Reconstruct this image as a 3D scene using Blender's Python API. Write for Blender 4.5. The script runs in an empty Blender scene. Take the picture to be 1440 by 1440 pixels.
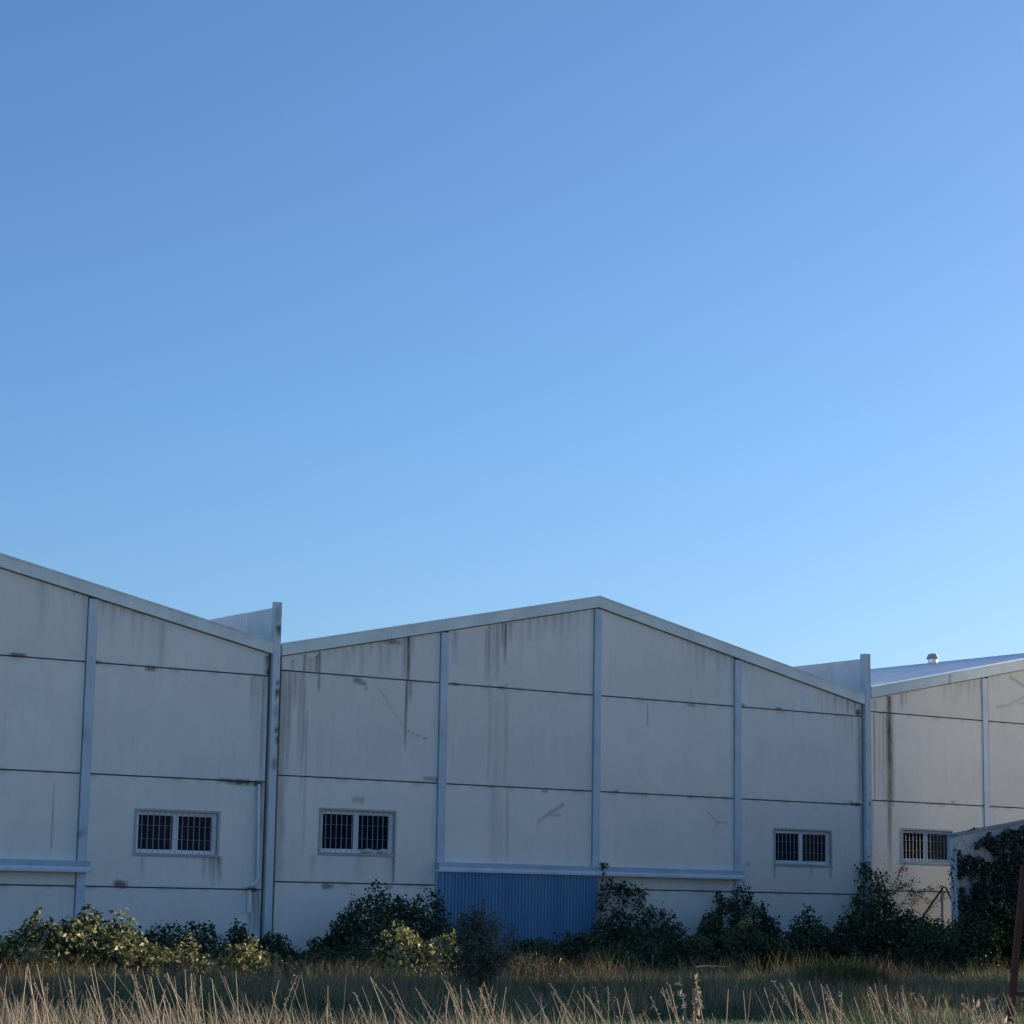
import bpy, math, random
import numpy as np
from mathutils import Vector, Matrix

random.seed(7)
RNG = np.random.default_rng(11)
SC = bpy.context.scene
COL = SC.collection
rad = math.radians

# ------------------------------------------------------------------ camera (metres; x runs along the facade, y into the buildings)
FPX, YAW, PITCH, ROLL = 3304.186, 0.604861449, 0.166424232, 0.0163867989
CAM = np.array([-28.4257, -51.36476, 1.75])
_f = np.array([math.sin(YAW)*math.cos(PITCH), math.cos(YAW)*math.cos(PITCH), math.sin(PITCH)])
_r = np.array([math.cos(YAW), -math.sin(YAW), 0.0]); _u = np.cross(_r, _f)
R_ = _r*math.cos(ROLL)+_u*math.sin(ROLL); U_ = _u*math.cos(ROLL)-_r*math.sin(ROLL); F_ = _f
FH = np.array([math.sin(YAW), math.cos(YAW)]); RH = np.array([math.cos(YAW), -math.sin(YAW)])

def at(px, py, y=0.0):
    """surveyed position, on the vertical plane y, of a point sighted from the camera"""
    d = F_*FPX + R_*(px-720) - U_*(py-720)
    t = (y-CAM[1])/d[1]
    return CAM + d*t

def ground_at(px, depth):
    k = (px-720)/FPX
    return CAM[:2] + FH*depth + RH*(k*depth)

cd = bpy.data.cameras.new("camera"); cam = bpy.data.objects.new("camera", cd); COL.objects.link(cam)
m = Matrix.Identity(4)
for i in range(3):
    m[i][0], m[i][1], m[i][2], m[i][3] = R_[i], U_[i], -F_[i], CAM[i]
cam.matrix_world = m
cd.sensor_width = 36; cd.lens = 36*FPX/1440; cd.clip_start = 0.1; cd.clip_end = 3000
SC.camera = cam

# ------------------------------------------------------------------ light
SUN_AZ, SUN_EL = rad(92.2), rad(12.0)
sund = Vector((math.sin(SUN_AZ)*math.cos(SUN_EL), math.cos(SUN_AZ)*math.cos(SUN_EL), math.sin(SUN_EL)))
sl = bpy.data.lights.new("sun", 'SUN'); so = bpy.data.objects.new("sun", sl); COL.objects.link(so)
sl.energy = 5.0; sl.angle = rad(0.5); sl.color = (1.0, 0.82, 0.60)
so.rotation_euler = (-sund).to_track_quat('-Z', 'Y').to_euler()
so.location = (60, -5, 40)
w = bpy.data.worlds.new("World"); SC.world = w; w.use_nodes = True
nt = w.node_tree; nt.nodes.clear()
wo = nt.nodes.new('ShaderNodeOutputWorld'); bg = nt.nodes.new('ShaderNodeBackground'); sk = nt.nodes.new('ShaderNodeTexSky')
sk.sky_type = 'NISHITA'; sk.sun_disc = False
sk.sun_elevation = SUN_EL; sk.sun_rotation = SUN_AZ
sk.altitude = 0; sk.air_density = 0.90; sk.dust_density = 1.25; sk.ozone_density = 5.2
bg.inputs['Strength'].default_value = 0.11
nt.links.new(sk.outputs[0], bg.inputs[0]); nt.links.new(bg.outputs[0], wo.inputs[0])
SC.view_settings.view_transform = 'Standard'; SC.view_settings.look = 'None'
SC.view_settings.exposure = 0.90; SC.view_settings.gamma = 1.0
try: SC.view_settings.use_curve_mapping = False
except Exception: pass

# ------------------------------------------------------------------ materials
def new_mat(name):
    mt = bpy.data.materials.new(name); mt.use_nodes = True
    nt = mt.node_tree; b = nt.nodes['Principled BSDF']
    return mt, nt, b
def N(nt, t, **kw):
    n = nt.nodes.new(t)
    for k, v in kw.items(): setattr(n, k, v)
    return n
def mixc(nt, fac, a, b, blend='MIX'):
    n = N(nt, 'ShaderNodeMix', data_type='RGBA', blend_type=blend)
    for sock, v in ((n.inputs[0], fac), (n.inputs[6], a), (n.inputs[7], b)):
        if hasattr(v, 'is_output'): nt.links.new(v, sock)
        else: sock.default_value = v if not isinstance(v, tuple) else (*v, 1)
    return n.outputs[2]
def noise(nt, scale, detail=4, rough=.55, stretch=None, coord='Object'):
    tc = N(nt, 'ShaderNodeTexCoord'); v = tc.outputs[coord]
    if stretch:
        mp = N(nt, 'ShaderNodeMapping'); mp.inputs['Scale'].default_value = stretch
        nt.links.new(v, mp.inputs[0]); v = mp.outputs[0]
    n = N(nt, 'ShaderNodeTexNoise'); n.inputs['Scale'].default_value = scale
    n.inputs['Detail'].default_value = detail; n.inputs['Roughness'].default_value = rough
    nt.links.new(v, n.inputs['Vector'])
    return n.outputs[0]
def ramp(nt, v, p0, p1):
    n = N(nt, 'ShaderNodeMapRange'); n.inputs[1].default_value = p0; n.inputs[2].default_value = p1
    nt.links.new(v, n.inputs[0]); return n.outputs[0]
def mathn(nt, op, a, b):
    n = N(nt, 'ShaderNodeMath', operation=op)
    for s, v in ((n.inputs[0], a), (n.inputs[1], b)):
        if hasattr(v, 'is_output'): nt.links.new(v, s)
        else: s.default_value = v
    return n.outputs[0]

def wall_mat(name, base, stain_col=(0.10, 0.058, 0.028), streaks=.22):
    mt, nt, b = new_mat(name)
    big = ramp(nt, noise(nt, .55, 4), .35, .7)
    c = mixc(nt, big, tuple(x*.96 for x in base), tuple(min(.93, x*1.05) for x in base))
    mid = ramp(nt, noise(nt, 2.6, 6, .65, (1.3, 1, .8)), .45, .75)
    c = mixc(nt, mathn(nt, 'MULTIPLY', mid, .14), c, tuple(x*.62 for x in base))
    st = ramp(nt, noise(nt, 1.0, 5, .6, (5.0, 1, .22)), .52, .80)      # thin rain streaks
    st = mathn(nt, 'MULTIPLY', st, ramp(nt, noise(nt, .45, 3), .42, .66))
    c = mixc(nt, mathn(nt, 'MULTIPLY', st, streaks), c, (0.30, 0.27, 0.23))
    sp = ramp(nt, noise(nt, 22, 3, .6), .58, .78)
    c = mixc(nt, mathn(nt, 'MULTIPLY', sp, .17), c, (0.35, 0.32, 0.27))
    at_ = N(nt, 'ShaderNodeAttribute', attribute_name='stain')
    br = ramp(nt, noise(nt, 7, 6, .7, (6, 1, .6)), .30, .60)
    f = mathn(nt, 'MULTIPLY', at_.outputs['Fac'], mathn(nt, 'ADD', mathn(nt, 'MULTIPLY', br, .6), .72))
    c = mixc(nt, f, c, stain_col)
    nt.links.new(c, b.inputs['Base Color']); b.inputs['Roughness'].default_value = .9
    bp = N(nt, 'ShaderNodeBump'); bp.inputs['Strength'].default_value = .25; bp.inputs['Distance'].default_value = .01
    nt.links.new(noise(nt, 60, 4), bp.inputs['Height']); nt.links.new(bp.outputs[0], b.inputs['Normal'])
    return mt
def paint_mat(name, base, rough=.6, metal=0.0, dirt=.35, dirt_col=(.12, .11, .10), scale=3.0, attr=False):
    mt, nt, b = new_mat(name)
    c = mixc(nt, ramp(nt, noise(nt, scale*.4, 4), .3, .7), tuple(x*.86 for x in base), tuple(min(1, x*1.08) for x in base))
    d = ramp(nt, noise(nt, scale, 6, .65, (2, 2, .6)), .55, .85)
    c = mixc(nt, mathn(nt, 'MULTIPLY', d, dirt), c, dirt_col)
    if attr:
        at_ = N(nt, 'ShaderNodeAttribute', attribute_name='stain')
        c = mixc(nt, at_.outputs['Fac'], c, dirt_col)
    nt.links.new(c, b.inputs['Base Color'])
    b.inputs['Roughness'].default_value = rough; b.inputs['Metallic'].default_value = metal
    bp = N(nt, 'ShaderNodeBump'); bp.inputs['Strength'].default_value = .15; bp.inputs['Distance'].default_value = .01
    nt.links.new(noise(nt, 40, 4), bp.inputs['Height']); nt.links.new(bp.outputs[0], b.inputs['Normal'])
    return mt
def leaf_mat(name, cols, trans=.35, rough=.55):
    """leaf colour picked per leaf from the attribute 'lc'"""
    mt, nt, b = new_mat(name)
    at_ = N(nt, 'ShaderNodeAttribute', attribute_name='lc')
    cr = N(nt, 'ShaderNodeValToRGB'); el = cr.color_ramp.elements
    while len(el) < len(cols): el.new(.5)
    for e, (p, c) in zip(el, cols): e.position = p; e.color = (*c, 1)
    nt.links.new(at_.outputs['Fac'], cr.inputs[0])
    nt.links.new(cr.outputs[0], b.inputs['Base Color']); b.inputs['Roughness'].default_value = rough
    b.inputs['Specular IOR Level'].default_value = .3
    tr = N(nt, 'ShaderNodeBsdfTranslucent'); nt.links.new(cr.outputs[0], tr.inputs[0])
    mx = N(nt, 'ShaderNodeMixShader'); mx.inputs[0].default_value = trans
    nt.links.new(b.outputs[0], mx.inputs[1]); nt.links.new(tr.outputs[0], mx.inputs[2])
    nt.links.new(mx.outputs[0], nt.nodes['Material Output'].inputs[0])
    return mt

M = {}
M['wall_l'] = wall_mat('cream_render_left', (.87, .825, .735))
M['wall_c'] = wall_mat('cream_render', (.885, .825, .73))
M['wall_r'] = wall_mat('cream_render_warm_light', (.91, .82, .68))  # warm light on the right nave partly put into the paint colour
M['joint'] = paint_mat('joint_and_shade_line', (.15, .14, .13), .95, dirt=.2)
M['pil'] = paint_mat('pilaster_paint', (.56, .64, .70), .6, dirt=.3, dirt_col=(.10, .10, .10), attr=True)
M['pillar'] = paint_mat('pillar_paint', (.64, .68, .68), .65, dirt=.4, dirt_col=(.07, .065, .06), attr=True)
M['fascia'] = paint_mat('fascia_sheet', (.76, .80, .73), .5, dirt=.25, dirt_col=(.25, .24, .2))
M['canopy'] = paint_mat('canopy_sheet', (.45, .53, .61), .5, dirt=.3)
M['canopy_lip'] = paint_mat('canopy_lip', (.62, .69, .73), .5, dirt=.25)  # paler than the hood: light caught by the sloped lip put into colour
M['roof'] = paint_mat('roof_sheet', (.90, .89, .86), .38, .45, dirt=.12)
M['trim'] = paint_mat('white_trim', (.88, .88, .86), .3, .6, dirt=.03)
def door_mat():
    mt, nt, b = new_mat('blue_corrugated_sheet')
    c = mixc(nt, ramp(nt, noise(nt, 1.1, 1, .5, (1, 1, .02)), .38, .62), (.125, .255, .42), (.175, .32, .46))    # sheets from different batches
    c = mixc(nt, mathn(nt, 'MULTIPLY', ramp(nt, noise(nt, 2.2, 6, .7, (4, 1, .5)), .5, .8), .45), c, (.16, .24, .33))   # chalking
    c = mixc(nt, mathn(nt, 'MULTIPLY', ramp(nt, noise(nt, 5, 6, .7), .6, .8), .5), c, (.06, .07, .09))
    nt.links.new(c, b.inputs['Base Color']); b.inputs['Roughness'].default_value = .55
    return mt
M['door'] = door_mat()
M['frame'] = paint_mat('white_aluminium', (.86, .86, .86), .4, dirt=.2)
M['trimgrey'] = paint_mat('window_surround', (.42, .42, .40), .7, dirt=.3)
M['bar'] = paint_mat('bar_paint', (.44, .43, .43), .5, dirt=.4)
M['pipe'] = paint_mat('pvc_pipe', (.74, .76, .78), .45, dirt=.35)
M['parapet'] = wall_mat('parapet_concrete', (.84, .79, .70), streaks=.45)
M['white_wall'] = wall_mat('whitewash', (.70, .71, .70), streaks=.4)
M['coping'] = paint_mat('coping', (.30, .32, .34), .8)
M['rust'] = paint_mat('rusty_steel', (.065, .022, .016), .8, dirt=.6, dirt_col=(.035, .018, .014), scale=12)
M['steel'] = paint_mat('galvanised_post', (.42, .42, .40), .5, dirt=.4, scale=9)
M['brown_steel'] = paint_mat('dark_brace', (.07, .06, .055), .7)
M['wood'] = paint_mat('weathered_wood', (.22, .20, .17), .9, scale=8)
M['paper'] = paint_mat('crumpled_paper', (.62, .55, .50), .9, dirt=.5, dirt_col=(.2, .16, .14), scale=14)
M['bark'] = paint_mat('bark', (.07, .055, .04), .95, scale=10)
M['cane'] = paint_mat('bramble_cane', (.19, .14, .09), .9, scale=10)
def pane_mat(name, c, rough=.12):
    mt, nt, b = new_mat(name)
    cc = mixc(nt, ramp(nt, noise(nt, 2.2, 4), .35, .7), tuple(x*.5 for x in c), c)
    nt.links.new(cc, b.inputs['Base Color']); b.inputs['Roughness'].default_value = rough
    b.inputs['Specular IOR Level'].default_value = .09
    return mt
M['pane'] = pane_mat('dark_glass', (.012, .022, .048))
M['pane_brown'] = pane_mat('brown_glass', (.11, .085, .06), .3)
M['pane_dim'] = pane_mat('dim_glass', (.04, .036, .034), .25)

G = lambda *c: c
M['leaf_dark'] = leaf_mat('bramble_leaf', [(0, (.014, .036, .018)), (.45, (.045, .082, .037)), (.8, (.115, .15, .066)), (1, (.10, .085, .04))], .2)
M['leaf_mid'] = leaf_mat('bramble_leaf_sunlit', [(0, (.025, .045, .022)), (.35, (.075, .10, .045)), (.7, (.31, .32, .135)), (1, (.44, .37, .19))], .3)  # paler copy of the bramble leaf, sunlight on the nearer bushes put into colour
M['leaf_grey'] = leaf_mat('shrub_leaf', [(0, (.045, .062, .045)), (.6, (.12, .14, .09)), (1, (.25, .22, .14))], .25)
M['leaf_brown'] = leaf_mat('withered_leaf', [(0, (.05, .035, .022)), (.6, (.11, .075, .045)), (1, (.20, .15, .09))], .3)
M['ivy'] = leaf_mat('ivy_leaf', [(0, (.016, .034, .026)), (.6, (.040, .066, .046)), (1, (.075, .11, .07))], .15, .4)
M['grass'] = leaf_mat('green_blade', [(0, (.035, .070, .035)), (.5, (.075, .12, .062)), (.8, (.135, .165, .095)), (1, (.28, .25, .16))], .3)
M['grass_bright'] = leaf_mat('fresh_blade', [(0, (.03, .075, .02)), (1, (.07, .13, .035))], .35)
M['straw'] = leaf_mat('straw_blade', [(0, (.10, .085, .06)), (.5, (.25, .21, .15)), (1, (.44, .38, .29))], .3, .7)
M['weed'] = leaf_mat('dry_weed_blade', [(0, (.06, .044, .03)), (.5, (.18, .135, .085)), (.82, (.31, .245, .15)), (1, (.28, .29, .11))], .3, .8)

def ground_mat():
    mt, nt, b = new_mat('soil')
    c = mixc(nt, ramp(nt, noise(nt, .35, 6), .35, .65), (.27, .22, .15), (.36, .30, .21))
    c = mixc(nt, ramp(nt, noise(nt, 9, 6, .7), .45, .7), c, (.20, .18, .10))
    nt.links.new(c, b.inputs['Base Color']); b.inputs['Roughness'].default_value = 1
    return mt
M['soil'] = ground_mat()

# ------------------------------------------------------------------ mesh helpers
def tag(o, label=None, cat=None, group=None, kind=None):
    if label: o['label'] = label
    if cat: o['category'] = cat
    if group: o['group'] = group
    if kind: o['kind'] = kind
    return o
def link(name, me, parent=None, loc=None):
    o = bpy.data.objects.new(name, me); COL.objects.link(o)
    if parent is not None: o.parent = parent
    if loc is not None: o.location = loc
    return o
def empty(name, loc, label, cat, group=None):
    o = link(name, None, None, loc); o.empty_display_size = .2
    return tag(o, label, cat, group)

class MB:
    """collects faces (tri/quad/ngon) and makes ONE mesh"""
    def __init__(s): s.v = []; s.f = []; s.m = []; s.n = 0
    def add(s, verts, faces, mi=0):
        verts = np.asarray(verts, float).reshape(-1, 3)
        s.v.append(verts)
        for f in faces: s.f.append(tuple(i+s.n for i in f)); s.m.append(mi)
        s.n += len(verts)
    def box(s, a, b, mi=0):
        x0, y0, z0 = a; x1, y1, z1 = b
        s.add([(x0,y0,z0),(x1,y0,z0),(x1,y1,z0),(x0,y1,z0),(x0,y0,z1),(x1,y0,z1),(x1,y1,z1),(x0,y1,z1)],
              [(0,3,2,1),(4,5,6,7),(0,1,5,4),(1,2,6,5),(2,3,7,6),(3,0,4,7)], mi)
    def hexa(s, p, mi=0):          # 8 corner points in box order
        s.add(p, [(0,3,2,1),(4,5,6,7),(0,1,5,4),(1,2,6,5),(2,3,7,6),(3,0,4,7)], mi)
    def extrude(s, prof, x0, x1, mi=0):   # profile of (y,z), extruded along x
        n = len(prof)
        s.add([(x0,y,z) for y,z in prof]+[(x1,y,z) for y,z in prof],
              [(i,(i+1)%n,n+(i+1)%n,n+i) for i in range(n)]+[tuple(range(n-1,-1,-1)), tuple(range(n,2*n))], mi)
    def tube(s, pts, r0, r1=None, k=6, mi=0):
        pts = np.asarray(pts, float); r1 = r0 if r1 is None else r1; n = len(pts)
        rings = []
        for i in range(n):
            d = pts[min(i+1,n-1)]-pts[max(i-1,0)]; d = d/(np.linalg.norm(d)+1e-9)
            a = np.cross(d, (0,0,1.) if abs(d[2])<.9 else (1.,0,0)); a /= np.linalg.norm(a)+1e-9; b = np.cross(d, a)
            r = r0+(r1-r0)*i/(n-1)
            rings.append([pts[i]+r*(a*math.cos(2*math.pi*j/k)+b*math.sin(2*math.pi*j/k)) for j in range(k)])
        fs = [(i*k+j, i*k+(j+1)%k, (i+1)*k+(j+1)%k, (i+1)*k+j) for i in range(n-1) for j in range(k)]
        fs += [tuple(range(k-1,-1,-1)), tuple(range((n-1)*k, n*k))]
        s.add(np.array(rings).reshape(-1,3), fs, mi)
    def grid(s, us, zb, zt, y, nz, mi=0):   # sheared grid facing -y
        us = np.asarray(us); n = len(us)
        t = np.linspace(0, 1, nz+1)
        Z = zb[:,None]*(1-t)+zt[:,None]*t
        V = np.stack([np.repeat(us[:,None], nz+1, 1), np.full_like(Z, y), Z], -1).reshape(-1,3)
        w_ = nz+1
        s.add(V, [(i*w_+j, (i+1)*w_+j, (i+1)*w_+j+1, i*w_+j+1) for i in range(n-1) for j in range(nz)], mi)
    def build(s, name, mats, parent=None, loc=None, stain=None, smooth=False):
        V = np.concatenate(s.v)
        me = bpy.data.meshes.new(name); me.from_pydata(V.tolist(), [], s.f)
        mats = mats if isinstance(mats, (list, tuple)) else [mats]
        for x in mats: me.materials.append(x)
        if len(mats) > 1: me.polygons.foreach_set('material_index', s.m)
        if stain is not None:
            a = me.attributes.new('stain', 'FLOAT', 'POINT'); a.data.foreach_set('value', stain(V).astype(np.float32))
        if smooth: me.polygons.foreach_set('use_smooth', [True]*len(me.polygons))
        me.update()
        return link(name, me, parent, loc)

def fast_mesh(name, V, Fq, lc, mat, parent=None, loc=None, smooth=False):
    """V (n,3), faces (m,k) of one size, per-vertex colour index"""
    me = bpy.data.meshes.new(name); k = Fq.shape[1]
    me.vertices.add(len(V)); me.vertices.foreach_set('co', V.astype(np.float32).ravel())
    me.loops.add(Fq.size); me.loops.foreach_set('vertex_index', Fq.astype(np.int32).ravel())
    me.polygons.add(len(Fq)); me.polygons.foreach_set('loop_start', np.arange(0, Fq.size, k, dtype=np.int32))
    a = me.attributes.new('lc', 'FLOAT', 'POINT'); a.data.foreach_set('value', lc.astype(np.float32))
    me.materials.append(mat); me.update(calc_edges=True)
    if smooth: me.polygons.foreach_set('use_smooth', [True]*len(me.polygons))
    return link(name, me, parent, loc)

def unit(v): return v/(np.linalg.norm(v, axis=-1, keepdims=True)+1e-9)
def wob(P, s, seed=0):
    """cheap smooth 3-D noise, about -1..1"""
    r = np.random.default_rng(seed); o = np.zeros(len(P))
    for k in range(6):
        d = r.normal(size=3); d /= np.linalg.norm(d)
        o += np.sin((P@d)*s*r.uniform(.6, 1.7)+r.uniform(0, 6.28))
    return o/3.0

def leaves_geo(P, Nrm, size, rng, aspect=.62):
    """one folded diamond leaf (two triangles over four points) at each P"""
    n = len(P); t = unit(np.cross(Nrm, rng.normal(size=(n,3)))); b = np.cross(Nrm, t)
    L = size*rng.uniform(.6, 1.3, n)[:,None]; W = L*aspect*rng.uniform(.8, 1.2, n)[:,None]
    V = np.empty((n,4,3))
    V[:,0] = P-t*L*.5; V[:,2] = P+t*L*.5-Nrm*L*.12
    V[:,1] = P-b*W*.5+Nrm*L*.10; V[:,3] = P+b*W*.5+Nrm*L*.10
    i = np.arange(n)[:,None]*4
    F = np.concatenate([i+np.array([[0,1,2]]), i+np.array([[0,2,3]])], 0)
    return V.reshape(-1,3), F

# ------------------------------------------------------------------ terrain
def ground_z(x, y):
    x = np.asarray(x, float); y = np.asarray(y, float)
    d = (x-CAM[0])*FH[0]+(y-CAM[1])*FH[1]
    t = np.clip((26-d)/12, 0, 1); t = t*t*(3-2*t)
    return .28*t + .05*np.sin(x*.7+1)*np.sin(y*.6) + .03*np.sin(x*1.9+y*1.3)
gx = np.concatenate([[-600,-300,-150,-90], np.arange(-60, 62, 1.0), [90,150,300,600]])
gy = np.concatenate([[-600,-300,-150,-90], np.arange(-70, 50, 1.0), [90,150,300,600]])
GX, GY = np.meshgrid(gx, gy, indexing='ij')
GZ = ground_z(GX, GY)*((np.abs(GX)<70)&(np.abs(GY)<75))
GZ[(GY>-.9)] = np.minimum(GZ[(GY>-.9)], 0)-.02
n1 = len(gy); ii, jj = np.meshgrid(np.arange(len(gx)-1), np.arange(n1-1), indexing='ij')
q = np.stack([ii*n1+jj, (ii+1)*n1+jj, (ii+1)*n1+jj+1, ii*n1+jj+1], -1).reshape(-1,4)
g = fast_mesh('ground', np.stack([GX,GY,GZ],-1).reshape(-1,3), q, np.zeros(GX.size), M['soil'], smooth=True)
tag(g, kind='structure')

yb = MB(); yb.box((29,-60,-.2),(120,-.35,.13))  # pale slab added out of view to bounce warm light onto the walls
M['concrete'] = paint_mat('bounce_concrete', (.66, .61, .52), .9, dirt=.25, dirt_col=(.3,.28,.25))
tag(yb.build('bounce_yard', M['concrete']), kind='structure')

# ------------------------------------------------------------------ stains (real marks on the walls, each at its surveyed place)
def streak(px, w_px, y0, y1, s, fade=1.0, wobble=.0, rough=.35):
    a = at(px, y0); b = at(px, y1)
    return ('s', a[0], max(w_px, 1.5)*1.25/46.0, a[2], b[2], min(1, s*1.2), fade*.85, wobble, rough)
def blotch(px, py, wx, wy, s):
    a = at(px, py); return ('b', a[0], a[2], wx/46.0, wy/56.0, min(1, s*1.25))
def scratch(pts, w_px, s):
    return ('l', [(at(*p)[0], at(*p)[2]) for p in pts], w_px/50.0, s)
def stain_fn(items, seed=0, edge=None, rows=None):
    r = np.random.default_rng(seed)
    tone = r.uniform(0, .06, (40, 8))
    ph = r.uniform(0, 6.28, 12)
    def f(V):
        u, z = V[:,0], V[:,2]; o = np.zeros(len(V))
        jag = .5+.5*np.sin(u*61+ph[0])*np.sin(u*37+ph[1])+.25*np.sin(u*113+ph[2])
        jz = .5+.5*np.sin(z*5.1+ph[3]+np.sin(u*9))*np.sin(z*2.3+ph[4])
        for it in items:
            if it[0] == 's':
                _, u0, w_, zt, zb, s, fade, wo_, rg = it
                uu = u0 + wo_*(np.sin(z*2.2+u0)*.6+np.sin(z*5.7)*.4)
                t = (zt-z)/max(zt-zb, .01)
                a = np.exp(-((u-uu)/w_)**2)*(t > -.01)*np.clip(1-t, 0, 1)**fade*(1-rg+rg*jag)
                o = np.maximum(o, s*a*(.75+.25*jz))
            elif it[0] == 'b':
                _, u0, z0, wx, wz, s = it
                d = ((u-u0)/wx)**2+((z-z0)/wz)**2
                o = np.maximum(o, s*np.clip(1.25-d*(.6+.8*jag), 0, 1))
            else:
                _, pts, w_, s = it
                for (a0,b0),(a1,b1) in zip(pts[:-1], pts[1:]):
                    L = (a1-a0)**2+(b1-b0)**2; t = np.clip(((u-a0)*(a1-a0)+(z-b0)*(b1-b0))/L, 0, 1)
                    d = np.hypot(u-a0-t*(a1-a0), z-b0-t*(b1-b0)); o = np.maximum(o, s*np.exp(-(d/w_)**2)*(.4+.6*jz))
        if edge is not None:
            zt = edge(u); dd = zt-z
            a = np.clip(1-dd/(.35+1.3*np.clip(.5+.5*np.sin(u*7.3+ph[5])*np.sin(u*2.9+ph[6]),0,1)), 0, 1)
            o = np.maximum(o, .42*a**1.3*np.clip(jag, .1, 1)*np.clip(.35+.65*np.sin(u*1.1+ph[7]), .1, 1))
        if rows is not None:      # every cast panel has its own tone
            for z0 in rows:       # grime that gathers along the joints
                d = z0-z; n_ = np.clip(.5+.5*np.sin(u*1.7+ph[8])*np.sin(u*4.3+ph[9])+.3*np.sin(u*11+z0), 0, 1)
                o = np.maximum(o, .42*n_**1.5*np.where(d > 0, np.exp(-d/.07), np.exp(d/.025)))
            o = np.maximum(o, tone[(np.floor(u/5).astype(int)+10) % 40, np.digitize(z, rows)])
        return np.clip(o, 0, .97)
    return f

# ------------------------------------------------------------------ warehouses
GAP = .018
def eave_line(x0, ze, rise):     # top of the fascia over a nave from x0 to x0+20
    return lambda u: ze + rise*(10-np.abs(np.asarray(u, float)-x0-10))/10.0

def make_warehouse(x0, joints, ze, rise, wins, wall, stains, label, seed, fine, pil_stain=None, pr=.05):
    top = eave_line(x0, ze, rise)
    root = empty('warehouse', (x0, 0, 0), label, 'warehouse', 'attached warehouses in a row')
    inv = (-x0, 0, 0)
    wb = MB(); FH_ = .31
    zt = lambda u: top(u)-FH_-.025
    rows = [0.0-.3]+list(joints)+[None]
    for bay in range(4):
        a = x0+5*bay; ua, ub = a+(.18 if bay == 0 else .135), a+(4.80 if bay == 3 else 4.865)
        step = .022 if bay in fine else .12
        for r in range(4):
            z0 = rows[r]+(GAP if r else 0); z1 = rows[r+1]-GAP if rows[r+1] is not None else None
            holes = [h for h in wins if h[0] > a and h[1] < a+5 and z1 is not None and h[2] > z0 and h[3] < z1]
            us_all = [(ua, ub, None)]
            parts = []
            if holes:
                h = holes[0]
                parts = [(ua, h[0], z0, z1), (h[1], ub, z0, z1), (h[0], h[1], z0, h[2]), (h[0], h[1], h[3], z1)]
            else: parts = [(ua, ub, z0, z1)]
            for (p0, p1, q0, q1) in parts:
                us = np.linspace(p0, p1, max(2, int((p1-p0)/step)+1))
                T = zt(us) if q1 is None else np.full(len(us), q1)
                Bm = np.full(len(us), q0); T = np.maximum(T, Bm+.005)
                wb.grid(us, Bm, T, 0.0, max(2, int((T.max()-q0)/.055)) if bay in fine else 8, 0)
            # panel edges (5 cm deep)
            us = np.linspace(ua, ub, 12)
            T = zt(us) if z1 is None else np.full(12, z1)
            for k in range(11):
                wb.add([(us[k],0,T[k]),(us[k+1],0,T[k+1]),(us[k+1],.05,T[k+1]),(us[k],.05,T[k])], [(0,1,2,3)], 0)
                wb.add([(us[k],0,z0),(us[k+1],0,z0),(us[k+1],.05,z0),(us[k],.05,z0)], [(3,2,1,0)], 0)
            wb.add([(ua,0,z0),(ua,0,T[0]),(ua,.05,T[0]),(ua,.05,z0)], [(0,1,2,3)], 0)
            wb.add([(ub,0,z0),(ub,0,T[-1]),(ub,.05,T[-1]),(ub,.05,z0)], [(3,2,1,0)], 0)
            # dark core behind the joints; beside pilasters and under fascia it stands for shade
            b0 = rows[r]; b1 = rows[r+1]
            cp = [(a, a+5, b0, b1)]
            if holes:
                h = holes[0]
                cp = [(a, h[0], b0, b1), (h[1], a+5, b0, b1), (h[0], h[1], b0, h[2]), (h[0], h[1], h[3], b1)]
                (w0, w1, v0, v1) = h
                for A, B in (((w0,v0),(w1,v0)),((w1,v0),(w1,v1)),((w1,v1),(w0,v1)),((w0,v1),(w0,v0))):   # reveal
                    wb.add([(A[0],0,A[1]),(B[0],0,B[1]),(B[0],.2,B[1]),(A[0],.2,A[1])], [(0,1,2,3)], 0)
            for (p0, p1, q0, q1) in cp:
                us = np.linspace(p0, p1, 6)
                T = (top(us)-.05) if q1 is None else np.full(6, q1)
                wb.grid(us, np.full(6, q0), T, .055, 1, 1)
    # side and rear walls
    e0, e1 = float(top(x0))-.2, float(top(x0+20))-.2
    wb.box((x0+.01, .06, -.3), (x0+.1, 40, e0), 0); wb.box((x0+19.9, .06, -.3), (x0+19.99, 40, e1), 0)
    ap = float(top(x0+10))-.2
    wb.add([(x0,40,-.3),(x0+20,40,-.3),(x0+20,40,e1),(x0+10,40,ap),(x0,40,e0)], [(0,1,2,3,4)], 0)
    wb.build('wall', [wall, M['joint']], root, inv, stain=stain_fn(stains, seed, zt, joints))
    # pilasters at the three inner bay lines
    for i in (1, 2, 3):
        pb = MB(); u = x0+5*i
        zz = np.linspace(-.3, float(min(zt(u-.11), zt(u+.11))), 60)
        for k in range(59):
            last = (k == 58)
            pb.add([(u-.11,-pr,zz[k]),(u+.11,-pr,zz[k]),(u+.11,-pr,zz[k+1]),(u-.11,-pr,zz[k+1])], [(0,1,2,3)])
            pb.add([(u-.11,.05,zz[k]),(u-.11,-pr,zz[k]),(u-.11,-pr,zz[k+1]),(u-.11,.05,zz[k+1])], [(0,1,2,3)])
            pb.add([(u+.11,-pr,zz[k]),(u+.11,.05,zz[k]),(u+.11,.05,zz[k+1]),(u+.11,-pr,zz[k+1])], [(0,1,2,3)])
        pb.build('pilaster', M['pil'], root, inv, stain=stain_fn(pil_stain or [], 3))
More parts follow.
